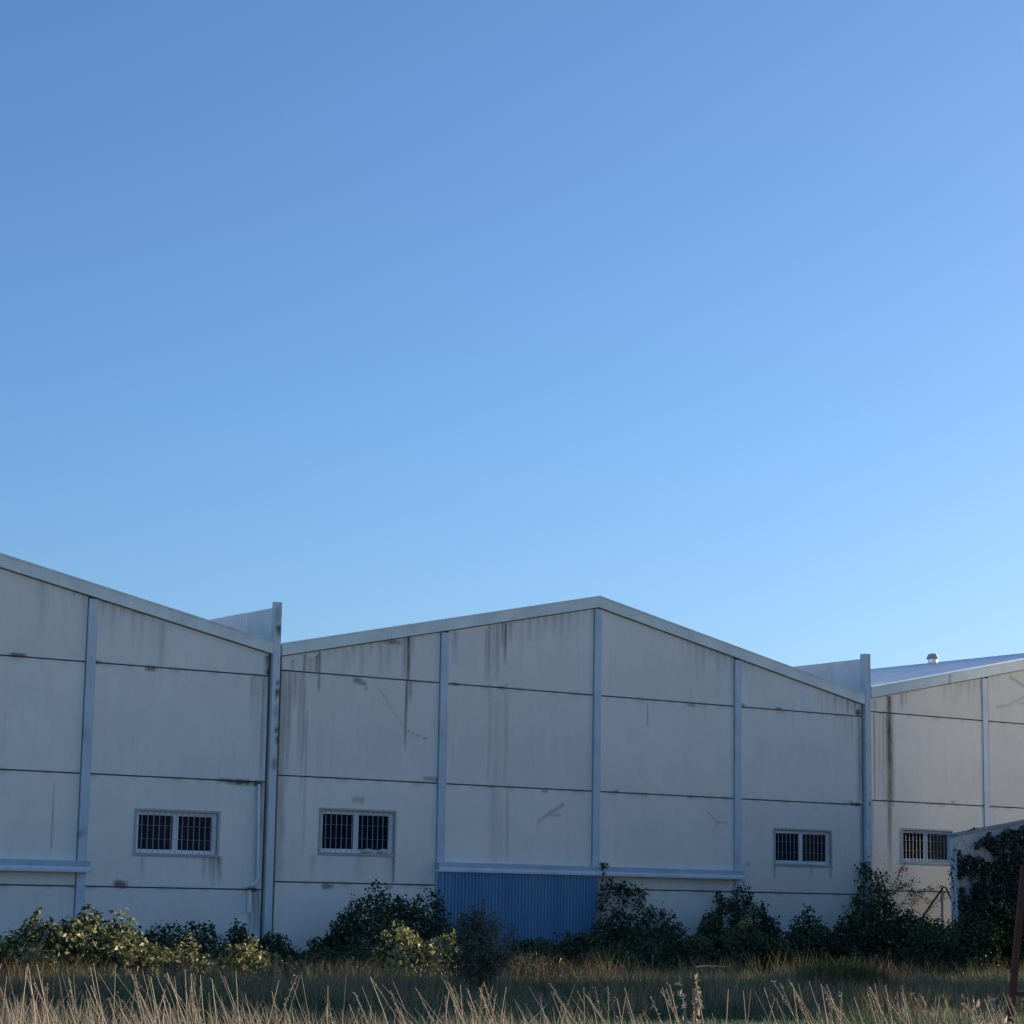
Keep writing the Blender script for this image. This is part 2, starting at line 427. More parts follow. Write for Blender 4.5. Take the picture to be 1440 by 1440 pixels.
    # fascia: two slopes, each of lapped lengths of sheet
    for s in (0, 1):
        fb = MB(); a = x0+10*s+(.13 if s == 0 else 0); b = x0+10*(s+1)-(0 if s == 0 else .13)
        cuts = [a]+[a+(b-a)*k/3+random.uniform(-.2,.2) for k in (1,2)]+[b]
        for k in range(3):
            c0, c1 = cuts[k]+(.004 if k else 0), cuts[k+1]
            t0, t1 = float(top(c0)), float(top(c1)); dy = .004*(k % 2)
            fb.hexa([(c0,-.085-dy,t0-FH_),(c1,-.085-dy,t1-FH_),(c1,.08,t1-FH_),(c0,.08,t0-FH_),
                     (c0,-.085-dy,t0),(c1,-.085-dy,t1),(c1,.08,t1),(c0,.08,t0)])
            fb.hexa([(c0,-.10,t0-.03),(c1,-.10,t1-.03),(c1,-.0855-dy,t1-.03),(c0,-.0855-dy,t0-.03),
                     (c0,-.10,t0+.006),(c1,-.10,t1+.006),(c1,-.0855-dy,t1+.006),(c0,-.0855-dy,t0+.006)])
        fb.build('fascia', M['fascia'], root, inv)
    return root, top, inv

def make_roof(root, x0, top, inv, lift, trim):
    for s in (0, 1):
        rb = MB(); a = x0+10*s+(.12 if s == 0 else 0); b = x0+10*(s+1)-(0 if s == 0 else .12)
        prof = []; y = .09
        while y < 40:
            prof += [(y, 0), (y+.90, 0), (y+.92, .022), (y+.97, .022), (y+.99, 0)]; y += 1.0
        ta, tb = float(top(a)), float(top(b)); n = len(prof)
        rb.add([(a, p, ta+lift+q) for p, q in prof]+[(b, p, tb+lift+q) for p, q in prof],
               [(i, n+i, n+i+1, i+1) for i in range(n-1)])
        rb.build('roof', M['roof'], root, inv)
        if trim:  # white strip added as the sunlit line along the roof edge
            tb_ = MB()
            tb_.hexa([(a,-.11,ta+.008),(b,-.11,tb+.008),(b,.10,tb+.008),(a,.10,ta+.008),
                      (a,-.11,ta+.05),(b,-.11,tb+.05),(b,.10,tb+.05),(a,.10,ta+.05)])
            tb_.build('sunlit_verge_strip', M['trim'], root, inv)
    rc = MB(); ap = float(top(x0+10))
    rc.extrude([(0.09, 0), (0.09, .018), (40, .018), (40, 0)], x0+9.95, x0+10.05)
    rc.v[-1][:, 2] += ap+lift+.0
    rc.build('ridge_cap', M['roof'], root, inv)

def make_window(root, inv, rect, panes, proud):
    u0, u1, z0, z1 = rect
    fb = MB(); W = .06; mid = (u0+u1)/2
    fb.box((u0+.004,.07,z0+.004),(u0+W,.13,z1-.004)); fb.box((u1-W,.07,z0+.004),(u1-.004,.13,z1-.004))
    fb.box((u0+W,.07,z1-W),(u1-W,.13,z1-.004)); fb.box((u0+W,.07,z0+.004),(u1-W,.13,z0+W))
    fb.box((mid-.045,.062,z0+W),(mid+.045,.128,z1-W))
    for (a, b, y) in ((u0+W, mid-.045, .085), (mid+.045, u1-W, .095)):      # sliding sashes
        fb.box((a,y,z0+W),(b,y+.03,z0+W+.035)); fb.box((a,y,z1-W-.035),(b,y+.03,z1-W))
        fb.box((a,y,z0+W+.035),(a+.03,y+.03,z1-W-.035)); fb.box((b-.03,y,z0+W+.035),(b,y+.03,z1-W-.035))
    f = fb.build('window', M['frame'], root, inv)
    for k, (a, b) in enumerate(((u0+W, mid-.045), (mid+.045, u1-W))):
        p = MB(); p.add([(a,.118,z0+W),(b,.118,z0+W),(b,.118,z1-W),(a,.118,z1-W)], [(0,1,2,3)])
        p.build('pane', M[panes[k]], f)
    gb = MB(); n = 13
    for k in range(1, n+1):
        u = u0+(u1-u0)*k/(n+1)
        gb.tube([(u,.035,z0+.01),(u,.035,z1-.01)], .0075, k=6)
    for t in (.34, .66):
        gb.box((u0+.01,.022,z0+(z1-z0)*t-.0025),(u1-.01,.0255,z0+(z1-z0)*t+.0025))
    gb.build('security_bars', M['bar'], f)
    sb = MB(); T = .065
    sb.box((u0-T,-proud,z1),(u1+T,.03,z1+T*.8)); sb.box((u0-T,-proud,z0),(u0,.03,z1)); sb.box((u1,-proud,z0),(u1+T,.03,z1))
    sb.box((u0-T,-proud*2,z0-T),(u1+T,.03,z0))
    sb.build('surround', M['trimgrey'], f)
    return f

def hood(root, inv, u0, u1, zb, h):
    """folded sheet hood over the loading doors"""
    cb = MB()
    cb.extrude([(-.001, zb+h), (-.17, zb+h-.015), (-.17, zb+h*.45), (-.165, zb+h*.45), (-.165, zb+h-.03), (-.001, zb+h-.02)], u0, u1)
    c = cb.build('canopy', M['canopy'], root, inv)
    lb = MB()
    lb.extrude([(-.172, zb+h*.47), (-.235, zb+.06), (-.235, zb), (-.001, zb), (-.001, zb+.02), (-.16, zb+h*.40)], u0+.004, u1-.004)
    lb.build('canopy_lip', M['canopy_lip'], c)
    return c

dz = -.25
# left nave
stL = [streak(355+k*4.5, 2.0+1.5*random.random(), 952, 1010+random.randint(0,90), .5*random.random()+.2, .8) for k in range(6)]
stL += [blotch(338,1100,22,3.5,.75), blotch(318,1098,14,3,.6), blotch(362,1102,10,4,.7), streak(366,4.5,1100,1245,.62,.4,.02,.5), streak(371,2.2,952,1098,.5,.4),
        streak(358,2.5,1252,1312,.75,.35,.03), streak(352,2.0,1250,1312,.7,.3,.03), streak(364,2.0,1252,1312,.6,.3,.03), blotch(354,1251,9,3,.9),
        blotch(168,1243,9,5,.62), blotch(172,1247,6,3,.5), blotch(212,940,8,4.5,.55), blotch(137,931,6,3,.5), blotch(25,921,14,2.5,.6), scratch([(76,1104),(74,1150),(72,1192)], 1.0,.55),
        streak(296,2.2,1204,1238,.55,.5), streak(301,2.2,1204,1250,.62,.5), streak(307,2.0,1204,1228,.8,.5), streak(309,2.6,1204,1246,.55,.6), streak(288,2.5,1204,1244,.35,.5), streak(200,3,1204,1244,.25,.5),
        blotch(200,860,12,4,.35), streak(229,4,876,960,.3,.6), streak(61,6,818,900,.28,.7), streak(377,3,922,952,.75,.3), blotch(378,945,5,6,.7)]
rootL, topL, invL = make_warehouse(-20, [2.31+dz, 4.93+dz, 7.56+dz], 8.40+dz, 2.05, [(-3.62,-1.47,3.12+dz,4.12+dz)], M['wall_l'], stL,
    'leftmost warehouse with blue hood cut off by the photo edge', 1, (2, 3),
    [blotch(119,1030,3,8,.5), blotch(109,1172,3,7,.5)])
make_window(rootL, invL, (-3.62,-1.47,3.12+dz,4.12+dz), ('pane','pane'), .014)
hood(rootL, invL, -16.9, -4.84, 2.63+dz, .27)
make_roof(rootL, -20, topL, invL, .0, False)
pb = MB(); A = at(362.5,1103); Bq = at(361,1236); Cq = at(350,1246); D = at(349,1252); Eq = at(348.5,1283)
pb.tube([(A[0],-.05,A[2]),(Bq[0],-.05,Bq[2])], .035, k=8); pb.tube([(Bq[0],-.05,Bq[2]),(Bq[0]-.06,-.052,Bq[2]-.1),(Cq[0],-.052,Cq[2])], .036, k=8)
pb.tube([(D[0],-.054,D[2]),(Eq[0],-.054,Eq[2])], .05, .048, k=8)
pb.build('downpipe', M['pipe'], rootL, invL)

# middle nave
stC = [streak(400,4.5,944,1245,.55,.25,.03,.4), streak(408,3,944,1110,.5,.5,.02), streak(415,3,944,1000,.5,.5), streak(429,2.0,922,1120,.6,.55,.02), streak(424,3,944,1085,.42,.5), streak(432,1.6,1000,1210,.3,.4),
       streak(446,2.6,922,945,.7,.2), streak(450,1.6,917,975,.95,.35), streak(437,3,925,960,.4,.5), streak(412,2,928,945,.5,.3),
       streak(575,2.2,896,958,.98,.08,.008,.1), streak(572,1.6,958,1060,.95,.55,.008,.1), streak(577,2.6,958,990,.65,.6), streak(570,4,898,958,.45,.4), streak(579,4,898,935,.35,.7), blotch(553,903,14,4,.5), streak(536,3,908,960,.3,.6), streak(548,3,905,950,.3,.6), streak(510,4,912,960,.28,.6), streak(490,3,916,950,.3,.6),
       blotch(503,957,8,5,.5), blotch(510,961,6,4,.45), blotch(515,968,4,3,.3), scratch([(529,962),(548,992),(569,1024),(585,1034),(604,1041)], 1.1,.45),
       blotch(604,1095,10,3,.4), blotch(614,1096,5,3,.5),
       streak(711,1.8,876,935,.95,.5,.01,.2), streak(707,2,876,915,.7,.6), streak(718,2,876,905,.65,.6), streak(700,3,878,960,.42,.5), streak(688,2.2,880,960,.5,.4), streak(684,1.8,885,960,.42,.4), streak(694,4,880,950,.3,.6),
       streak(713,3.2,962,1105,.30,.15,.02,.5), streak(690,3.2,964,1105,.28,.15,.02,.5), streak(700,8,990,1215,.2,.15,.05,.6), streak(714,1.4,1106,1215,.38,.2,.01,.5), streak(693,3,1106,1215,.26,.3,.03,.6), streak(745,3,868,905,.4,.7), streak(780,4,864,900,.35,.7), streak(640,4,888,940,.3,.6),
       scratch([(757,1156),(775,1142),(792,1132)], 2.4,.42), scratch([(768,1146),(788,1146)], 1.6,.35), blotch(693,1107,5,3,.4), blotch(766,1112,6,3,.35), blotch(640,962,7,3,.5), blotch(705,967,8,2,.5),
       scratch([(911,985),(910,1002),(911,1019)], .9,.6), blotch(865,1113,6,2.5,.5), blotch(904,1118,4,2,.4), blotch(970,1121,7,3,.4), blotch(972,991,10,3,.4), scratch([(995,1142),(1008,1156),(1022,1158)], 1.4,.4), scratch([(1008,1156),(1003,1172)], 1.2,.35),
       streak(1192,2.2,980,1005,.6,.4), streak(1202,2.0,985,1005,.6,.4), blotch(1207,1002,7,6,.6), streak(1208,3.6,1010,1131,.50,.2,.02,.4), streak(1198,2,1008,1040,.35,.6), streak(1188,2,1006,1030,.3,.6), blotch(1204,1131,11,3,.8), blotch(1195,1129,10,2,.5), streak(1211,2.6,1135,1240,.5,.3), blotch(1095,997,8,3,.5), blotch(1045,993,5,4,.45), streak(1175,3,975,1002,.4,.6),
       streak(553.5,1.4,1202,1243,.85,.25,0,.1), streak(548,6,1203,1243,.24,.4), streak(505,5,1203,1240,.2,.5), streak(440,4,1203,1240,.2,.5), blotch(460,1246,9,5,.5), blotch(546,1248,7,4,.42), blotch(504,1125,10,6,.25),
       streak(1089,1.5,1218,1236,.75,.4), streak(1141,1.5,1220,1233,.6,.5), streak(1168,1.5,1221,1236,.75,.4), streak(1160,3,1222,1248,.2,.5), blotch(1052,1215,5,4,.3)]
rootC, topC, invC = make_warehouse(0, [2.515+dz, 5.122+dz, 7.73+dz], 8.37+dz, 2.09, [(1.44,3.58,3.27+dz,4.32+dz),(16.41,18.52,3.34+dz,4.30+dz)], M['wall_c'], stC,
    'middle warehouse with full gable above a blue corrugated door', 2, (0, 1, 2, 3), [blotch(1036.5,1205,8,10,.0)])
make_window(rootC, invC, (1.44,3.58,3.27+dz,4.32+dz), ('pane','pane'), .014)
make_window(rootC, invC, (16.41,18.52,3.34+dz,4.30+dz), ('pane','pane_dim'), .014)
hood(rootC, invC, 4.86, 15.10, 2.86+dz, .25)
make_roof(rootC, 0, topC, invC, -.02, False)
db = MB()                                        # corrugated sheet, a box standing proud of the wall
prof = []; u = 4.90
while u < 9.9:
    prof += [(u, -.165), (u+.045, -.165), (u+.06, -.20), (u+.09, -.20)]; u += .1053
prof += [(9.955, -.165)]
prof = [(4.895, -.002)]+prof+[(9.955, -.002)]; n = len(prof)
db.add([(x,y,-.2) for x,y in prof]+[(x,y,2.86+dz-.004) for x,y in prof], [(i,i+1,n+i+1,n+i) for i in range(n-1)])
db.build('corrugated_door', M['door'], rootC, invC)

# right nave
stR = [streak(1250,4.2,979,1003,.97,.05,.005,.05), streak(1250.5,5.4,1003,1134,.97,.12,.01,.1), streak(1251,3.4,1134,1225,.66,.5,.01,.3), streak(1229,1.3,1003,1126,.6,.2), streak(1242,1.6,1000,1126,.45,.25), streak(1236,3,1003,1120,.25,.3), streak(1227,2,1128,1215,.4,.3), streak(1268,3,975,1000,.5,.5), streak(1274,4,970,995,.35,.7), streak(1350,4,960,985,.3,.7), streak(1330,3,966,985,.3,.7),
       blotch(1340,1127,5,2,.45), scratch([(1402,994),(1418,992),(1426,986),(1440,990)], 2.4,.42), scratch([(1420,952),(1430,958),(1442,966)], 2.6,.42), scratch([(1426,986),(1440,980)], 2,.35), streak(1230,5,985,1003,.3,.4)]
rootR, topR, invR = make_warehouse(20, [2.652+dz, 5.28+dz, 7.90+dz], 8.58+dz, 2.0, [(21.44,23.46,3.52+dz,4.46+dz)], M['wall_r'], stR,
    'rightmost warehouse with pale ribbed roof visible and a vent on its ridge', 5, (0, 1), None, .004)
make_window(rootR, invR, (21.44,23.46,3.52+dz,4.46+dz), ('pane_dim','pane_brown'), .004)
make_roof(rootR, 20, topR, invR, .012, True)
vb = MB(); vy = 7.25; vz = float(topR(30))+.02
vb.tube([(30,vy,vz),(30,vy,vz+.13)], .17, k=14)
v = vb.build('roof_vent', M['trim'], rootR, invR)
v2 = MB(); v2.tube([(30,vy,vz+.145),(30,vy,vz+.21),(30,vy,vz+.30)], .24, .16, k=14); v2.tube([(30,vy,vz+.30),(30,vy,vz+.33)], .16, .05, k=14); v2.tube([(30,vy,vz+.12),(30,vy,vz+.15)], .2, k=14)
v2.build('cowl', M['steel'], v)

# party walls with their end pillars
def party_wall(u, ztop, zwall, label, st, gapz, wid, f=-.08, k=.06):
    root = empty('party_wall', (u, 0, 0), label, 'wall', 'party walls between the warehouses')
    pb = MB(); a, b = u-wid/2, u+wid/2
    zz = np.linspace(-.3, ztop, 90)
    for q_ in range(89):
        fr = [(a+(b-a)*i/6,f,a+(b-a)*(i+1)/6,f) for i in range(6)]
        for (x0_,y0_,x1_,y1_) in fr+[(a,k,a,f),(b,f,b,k),(b,k,a,k)]:
            pb.add([(x0_,y0_,zz[q_]),(x1_,y1_,zz[q_]),(x1_,y1_,zz[q_+1]),(x0_,y0_,zz[q_+1])], [(0,1,2,3)])
    pb.add([(a,f,ztop),(b,f,ztop),(b,k,ztop),(a,k,ztop)], [(0,1,2,3)])
    pb.build('pillar', M['pillar'], root, (-u,0,0), stain=stain_fn(st, 9))
    y = k+.01
    for L in (1.4, 4.2, 4.2, 4.2):
        q = MB(); q.box((u-.07, y, 6.0), (u+.07, y+L-.03, zwall+random.uniform(-.01,.01))); q.build('wall_panel', M['parapet'], root, (-u,0,0)); y += L
    # shallow notch of darker joint behind pillar front
    return root
P2 = party_wall(-.02, 9.42+dz, 9.29+dz, 'party wall end pillar between left and middle warehouses, with dark chipped patches',
    [blotch(389,884,4,4,.8), blotch(390,891,5,4,.7), blotch(388,962,3,4,.6), blotch(388,972,4,4,.85), blotch(387,980,3,4,.5), blotch(387,1026,3,5,.7), blotch(388,1040,3,6,.75), blotch(383,1075,4,9,.5), blotch(389,862,5,12,.25), blotch(387,1000,6,10,.25)], 0, .20)
P6 = party_wall(19.98, 9.60+dz, 9.45+dz, 'party wall end pillar between middle and right warehouses, cleaner and overgrown at its foot',
    [streak(1219,4,921,1000,.25,.5), blotch(1220,1130,3,4,.5), blotch(1219,1160,3,3,.4)], 0, .21, -.10, .12)

# litter on the window sill
def lump(name, c, s, label, seed):
    r = np.random.default_rng(seed); b = MB(); n, k = 9, 6
    V = []
    for i in range(k+1):
        th = math.pi*i/k
        for j in range(n):
            ph = 2*math.pi*j/n; q = r.uniform(.75, 1.2)
            V.append((s[0]*q*math.sin(th)*math.cos(ph), s[1]*q*math.sin(th)*math.sin(ph), s[2]*(1+q*math.cos(th))))
    b.add(V, [(i*n+j, i*n+(j+1)%n, (i+1)*n+(j+1)%n, (i+1)*n+j) for i in range(k) for j in range(n)])
    return tag(b.build(name, M['paper'], None, c), label, 'litter', 'crumpled paper on the window sill')
zsl = 3.27+dz+.002
lump('crumpled_paper', (2.83,-.0,zsl), (.19,.03,.055), 'crumpled pale paper on barred window sill, nearer the middle mullion', 1)
lump('crumpled_paper', (3.30,-.0,zsl), (.17,.03,.06), 'crumpled pale paper on barred window sill, in the right corner', 2)

# ------------------------------------------------------------------ vegetation
def stems_mesh(name, paths, r0, mat, parent, k=4):
    b = MB()
    for p in paths: b.tube(p, r0*random.uniform(.7,1.2), r0*.3, k=k)
    return b.build(name, mat, parent)

def cane_path(p0, dirv, L, droop, rng, n=9):
    t = np.linspace(0, 1, n)[:,None]
    P = p0 + dirv*L*t + np.array([[0,0,-1]])*droop*L*t**2
    P += np.cumsum(rng.normal(0, .012*L, (n,3)), 0)
    P[:,2] = np.maximum(P[:,2], .03)
    return P

def bush(name, prof, y, depth, label, cat='bush', mat='leaf_dark', size=.105, dens=1.15, canes=14, seed=0, brown=.0, lc_shift=0., group=None, gap=.25, base_z=None):
    """prof: sighted outline [(px, py_top)...] at plane y -> heights along u; leaves fill a rounded mound of that height"""
    rng = np.random.default_rng(seed)
    pts = np.array([at(px, py, y) for px, py in prof])
    order = np.argsort(pts[:,0]); u, h = pts[order,0], pts[order,2]
    uc = .5*(u[0]+u[-1]); gz = float(ground_z(uc, y))
    root = empty(name, (uc, y, gz), label, cat, group)
    hh = np.maximum(h-gz, .08)
    area = float(np.sum((hh[1:]+hh[:-1])*np.diff(u)*.5))
    n = int(area*1500*dens)
    U = rng.uniform(u[0], u[-1], n*3); H = np.interp(U, u, hh)
    keep = rng.uniform(0, hh.max(), n*3) < H+.15; U = U[keep][:n]; H = H[keep][:n]; n = len(U)
    t = rng.uniform(-1, 1, n); sgn = t
    top = H*np.sqrt(np.clip(1-t*t, 0, 1))**.8
    lum = wob(np.stack([U*1.0, t*depth, H*0], -1), 3.6, seed+3)
    top = top*(1+.13*lum+.12*wob(np.stack([U, t*depth, H*0], -1), 9, seed+4))
    z = top*rng.uniform(0, 1, n)**.42
    P = np.stack([U-uc, t*depth*(.75+.25*H/hh.max()), z], -1)
    P += rng.normal(0, .05, (n,3))
    clump = wob(P, 6.5, seed+5)+.5*wob(P, 14, seed+6)
    keep = clump > -1.1+gap*1.6*np.clip(z/np.maximum(top,.05), 0, 1)
    P = P[keep]; clump = clump[keep]; n = len(P)
    P[:,2] = np.maximum(P[:,2], .02)
    ctr = np.stack([P[:,0]*.6, np.zeros(n), P[:,2]*.35], -1)
    Nrm = unit(unit(P-ctr)*.7+rng.normal(0, .75, (n,3))+np.array([0,0,.45]))
    lc = np.clip(.42+.30*wob(P, 5, seed+8)+rng.normal(0, .20, n)+lc_shift, 0, 1)
    if brown: lc = np.where(rng.uniform(size=n) < brown, rng.uniform(.88, 1, n), np.minimum(lc, .86))
    # arching canes that stick out of the mound
    paths = []; LP = []
    for k in range(int(canes*1.7)):
        cu = rng.uniform(u[0], u[-1]); ch = float(np.interp(cu, u, hh))
        p0 = np.array([cu-uc, rng.uniform(-.3,.3)*depth, ch*rng.uniform(.25,.6)])
        dv = np.array([rng.normal(0,.55), rng.normal(-.1,.5), rng.uniform(.6,1.1)]); dv /= np.linalg.norm(dv)
        L = rng.uniform(.45, .9)*max(ch*.7, .35)
        pa = cane_path(p0, dv, L, rng.uniform(.15,.6), rng); paths.append(pa)
        m_ = int(L*22); tt = rng.uniform(.2, 1, m_)*(len(pa)-1); i0 = np.minimum(tt.astype(int), len(pa)-2)
        LP.append(pa[i0]+(pa[i0+1]-pa[i0])*(tt-i0)[:,None]+rng.normal(0,.045,(m_,3)))
    stem = [np.array([[rng.uniform(u[0]-uc, u[-1]-uc)*.7, rng.normal(0,depth*.2), 0], [0,0,0]]) for _ in range(0)]
    if LP:
        LPa = np.concatenate(LP); m_ = len(LPa)
        P = np.concatenate([P, LPa]); Nrm = np.concatenate([Nrm, unit(rng.normal(0,1,(m_,3))+np.array([0,-.2,.6]))])
        lc = np.concatenate([lc, np.clip(.45+rng.normal(0,.2,m_)+lc_shift, 0, .86 if brown else 1)])
    V, F = leaves_geo(P, Nrm, size, rng)
    fast_mesh('foliage', V, F, np.repeat(lc, 4), M[mat], root)
    # woody stems from the ground
    for k in range(max(4, int((u[-1]-u[0])*4))):
        cu = rng.uniform(u[0], u[-1]); ch = float(np.interp(cu, u, hh))
        paths.append(cane_path(np.array([cu-uc, rng.normal(0,depth*.25), 0]), unit(np.array([rng.normal(0,.4), rng.normal(0,.3), 1.])), ch*.85, .1, rng, 6))
    stems_mesh('stem', paths, .013, M['cane'], root)
    return root

GB = 'bramble bushes along the foot of the warehouses'
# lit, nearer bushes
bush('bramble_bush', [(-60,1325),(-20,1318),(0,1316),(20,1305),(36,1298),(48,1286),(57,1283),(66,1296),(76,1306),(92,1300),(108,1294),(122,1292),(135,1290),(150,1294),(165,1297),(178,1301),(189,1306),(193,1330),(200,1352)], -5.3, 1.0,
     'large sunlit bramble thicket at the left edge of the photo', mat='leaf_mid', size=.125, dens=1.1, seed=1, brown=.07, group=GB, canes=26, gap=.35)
bush('bramble_bush', [(112,1292),(116,1277),(122,1283),(127,1290)], -4.7, .25, 'small dark sprig poking above the large sunlit thicket against a pilaster', mat='leaf_dark', size=.12, seed=2, canes=5, group=GB)
bush('bramble_bush', [(196,1330),(206,1313),(222,1307),(240,1308),(255,1310),(270,1306),(285,1303),(297,1308),(303,1325),(310,1345)], -1.9, .8,
     'dark bramble mound under the leftmost barred window', seed=3, group=GB, canes=18, gap=.45)
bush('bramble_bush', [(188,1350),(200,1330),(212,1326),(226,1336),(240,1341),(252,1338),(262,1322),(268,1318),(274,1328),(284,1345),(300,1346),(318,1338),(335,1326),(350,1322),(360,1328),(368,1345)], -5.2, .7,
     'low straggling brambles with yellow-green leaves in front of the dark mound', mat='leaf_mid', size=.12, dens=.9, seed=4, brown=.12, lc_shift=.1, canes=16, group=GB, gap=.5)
bush('bramble_bush', [(308,1345),(318,1322),(328,1306),(338,1304),(348,1318),(358,1328),(366,1332)], -1.7, .45, 'small dark bramble with a leaning tip left of the downpipe stain', seed=5, canes=9, group=GB, gap=.5)
bush('bramble_bush', [(356,1345),(366,1318),(376,1309),(386,1312),(396,1318),(406,1325),(418,1333),(428,1342)], -1.6, .5, 'dark bramble at the foot of the chipped pillar', seed=6, canes=10, group=GB, gap=.45)
bush('bramble_bush', [(418,1345),(430,1328),(444,1318),(456,1321),(470,1318),(482,1330),(488,1345)], -2.0, .5, 'low dark bramble on the left flank of the biggest dark bush', seed=7, canes=10, group=GB, gap=.4)
bush('bramble_bush', [(462,1332),(474,1312),(486,1298),(496,1292),(499,1266),(508,1258),(520,1256),(531,1262),(536,1276),(545,1278),(556,1272),(572,1266),(585,1270),(596,1264),(607,1258),(612,1270),(616,1290),(626,1306),(636,1322),(640,1345)], -2.0, 1.25,
     'biggest dark bramble bush beside the blue corrugated door', seed=8, dens=1.15, canes=30, group=GB, gap=.2)
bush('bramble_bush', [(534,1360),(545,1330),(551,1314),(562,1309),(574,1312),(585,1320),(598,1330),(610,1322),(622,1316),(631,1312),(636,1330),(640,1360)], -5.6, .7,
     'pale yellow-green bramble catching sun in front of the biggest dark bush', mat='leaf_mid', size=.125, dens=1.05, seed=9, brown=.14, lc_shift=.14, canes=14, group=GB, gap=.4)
bush('bramble_bush', [(716,1345),(728,1330),(742,1322),(756,1316),(772,1309),(786,1306),(800,1312),(815,1318),(832,1318),(846,1330)], -2.4, .7,
     'low dark bush with reddish stems in front of the blue door', seed=10, brown=.12, canes=22, group=GB, gap=.3)
bush('bramble_bush', [(826,1345),(836,1312),(846,1295),(860,1288),(880,1284),(900,1276),(915,1283),(930,1292),(945,1303),(958,1311),(966,1330)], -1.6, .8,
     'dark bramble mound right of the blue door', seed=11, canes=22, group=GB, dens=1.0, gap=.35)
bush('bramble_bush', [(860,1350),(875,1335),(890,1330),(896,1318),(910,1320),(925,1326),(950,1318),(972,1316),(985,1314),(1000,1312),(1030,1312),(1060,1314),(1090,1316),(1110,1322)], -3.4, .9,
     'long low dark bramble bank between the blue door and the right pillar', seed=12, canes=22, group=GB, gap=.3)
bush('bramble_bush', [(1018,1314),(1024,1303),(1036,1300),(1048,1301),(1058,1306),(1064,1314)], -3.0, .4, 'small tawny tuft of bramble leaves on top of the long low bank', mat='leaf_mid', seed=13, brown=.45, lc_shift=.12, canes=6, group=GB)
bush('bramble_bush', [(978,1312),(990,1296),(1004,1290),(1012,1282),(1024,1274),(1036,1272),(1048,1268),(1062,1274),(1076,1284),(1086,1295),(1092,1312)], -1.2, .55,
     'dark bramble around the third pilaster of the middle warehouse', seed=14, canes=16, group=GB, gap=.45)
bush('bramble_bush', [(1098,1330),(1108,1306),(1120,1297),(1132,1291),(1146,1292),(1156,1302),(1166,1312),(1176,1330)], -2.2, .8,
     'rounded dark bush below the barred window left of the overgrown pillar', seed=15, canes=14, group=GB)
bush('bramble_bush', [(1172,1345),(1186,1312),(1196,1296),(1208,1276),(1222,1266),(1240,1262),(1260,1264),(1280,1280),(1296,1292),(1310,1300),(1325,1312),(1340,1322),(1360,1330)], -2.2, 1.1,
     'large dark bramble heap at the foot of the overgrown right pillar', seed=16, canes=34, dens=1.1, group=GB, gap=.25)
bush('bramble_bush', [(1270,1350),(1290,1320),(1315,1306),(1340,1296),(1365,1284),(1390,1272),(1415,1262),(1440,1256),(1475,1250),(1520,1250)], -5.0, .9,
     'dark brambles heaped against the ivy covered white wall', seed=17, canes=26, dens=1.05, group=GB, gap=.2)
bush('bramble_bush', [(690,1372),(705,1352),(722,1345),(740,1350),(756,1345),(772,1342),(790,1350),(806,1364)], -6.2, .5, 'low withered bush with brown leaves beside the slender grey shrub', mat='leaf_brown', size=.075, dens=.7, seed=18, canes=22, group=GB, gap=.5)

def undergrowth():
    rng = np.random.default_rng(301); n = 52000
    x = rng.uniform(-11, 27, n); y = -.5-rng.uniform(0, 1, n)**.8*4.2
    P3 = np.stack([x, y, np.zeros(n)], -1); hn = .42+.30*wob(P3, 1.6, 302)+.22*wob(P3, 5, 303)
    ok = hn > .10; x, y, hn = x[ok], y[ok], hn[ok]; n = len(x)
    z = ground_z(x, y)+np.clip(hn, .1, .95)*rng.uniform(0, 1, n)**.5
    P = np.stack([x, y, z], -1)+rng.normal(0, .04, (n,3))
    V, F = leaves_geo(P, unit(rng.normal(0,.75,(n,3))+np.array([0,-.25,.5])), .105, rng)
    lc = np.clip(.45+.3*wob(P, 3, 304)+rng.normal(0,.2,n), 0, 1)
    lc = np.where(rng.uniform(size=n) < .10, rng.uniform(.9,1,n), lc)
    tag(fast_mesh('undergrowth', V, F, np.repeat(lc,4), M['leaf_dark']), 'low tangled ground cover between the bramble bushes', 'ground cover', kind='stuff')
undergrowth()

def climber(name, paths, y0, label, seed, spread=.12, dens=70, mat='leaf_dark', size=.11, stemr=.012):
    """vine: leaves along sighted stem lines; each path = [(px,py,y)...]"""
    rng = np.random.default_rng(seed)
    W = [np.array([at(px, py, y) for px, py, y in p]) for p in paths]
    o = W[0][0].copy(); o[2] = float(ground_z(o[0], o[1]))
    root = empty(name, o, label, 'vine')
    P = []; fine = []
    for p in W:
        q = [p[0]]
        for a, b in zip(p[:-1], p[1:]):
            for t in np.linspace(.2, 1, 5): q.append(a+(b-a)*t+rng.normal(0,.02,3))
        q = np.array(q)-o; fine.append(q)
        L = np.linalg.norm(np.diff(q, axis=0), axis=1).sum(); m_ = int(L*dens)
        tt = rng.uniform(0, len(q)-1.001, m_); i0 = tt.astype(int)
        c = q[i0]+(q[i0+1]-q[i0])*(tt-i0)[:,None]
        j = rng.normal(0, 1, (m_,3))*np.array([spread, spread*.5, spread])
        P.append(c+j)
    P = np.concatenate(P)
    P[:,1] = np.minimum(P[:,1], -o[1]-.02)
    cl = wob(P, 9, seed+1); P = P[cl > -.6]; n = len(P)
    Nrm = unit(rng.normal(0,.7,(n,3))+np.array([0,-.5,.6]))
    V, F = leaves_geo(P, Nrm, size, rng)
    fast_mesh('foliage', V, F, np.repeat(np.clip(.42+rng.normal(0,.2,n)+.15*wob(P,4,seed+2), 0, 1), 4), M[mat], root)
    stems_mesh('stem', fine, stemr, M['cane'], root)
    return root
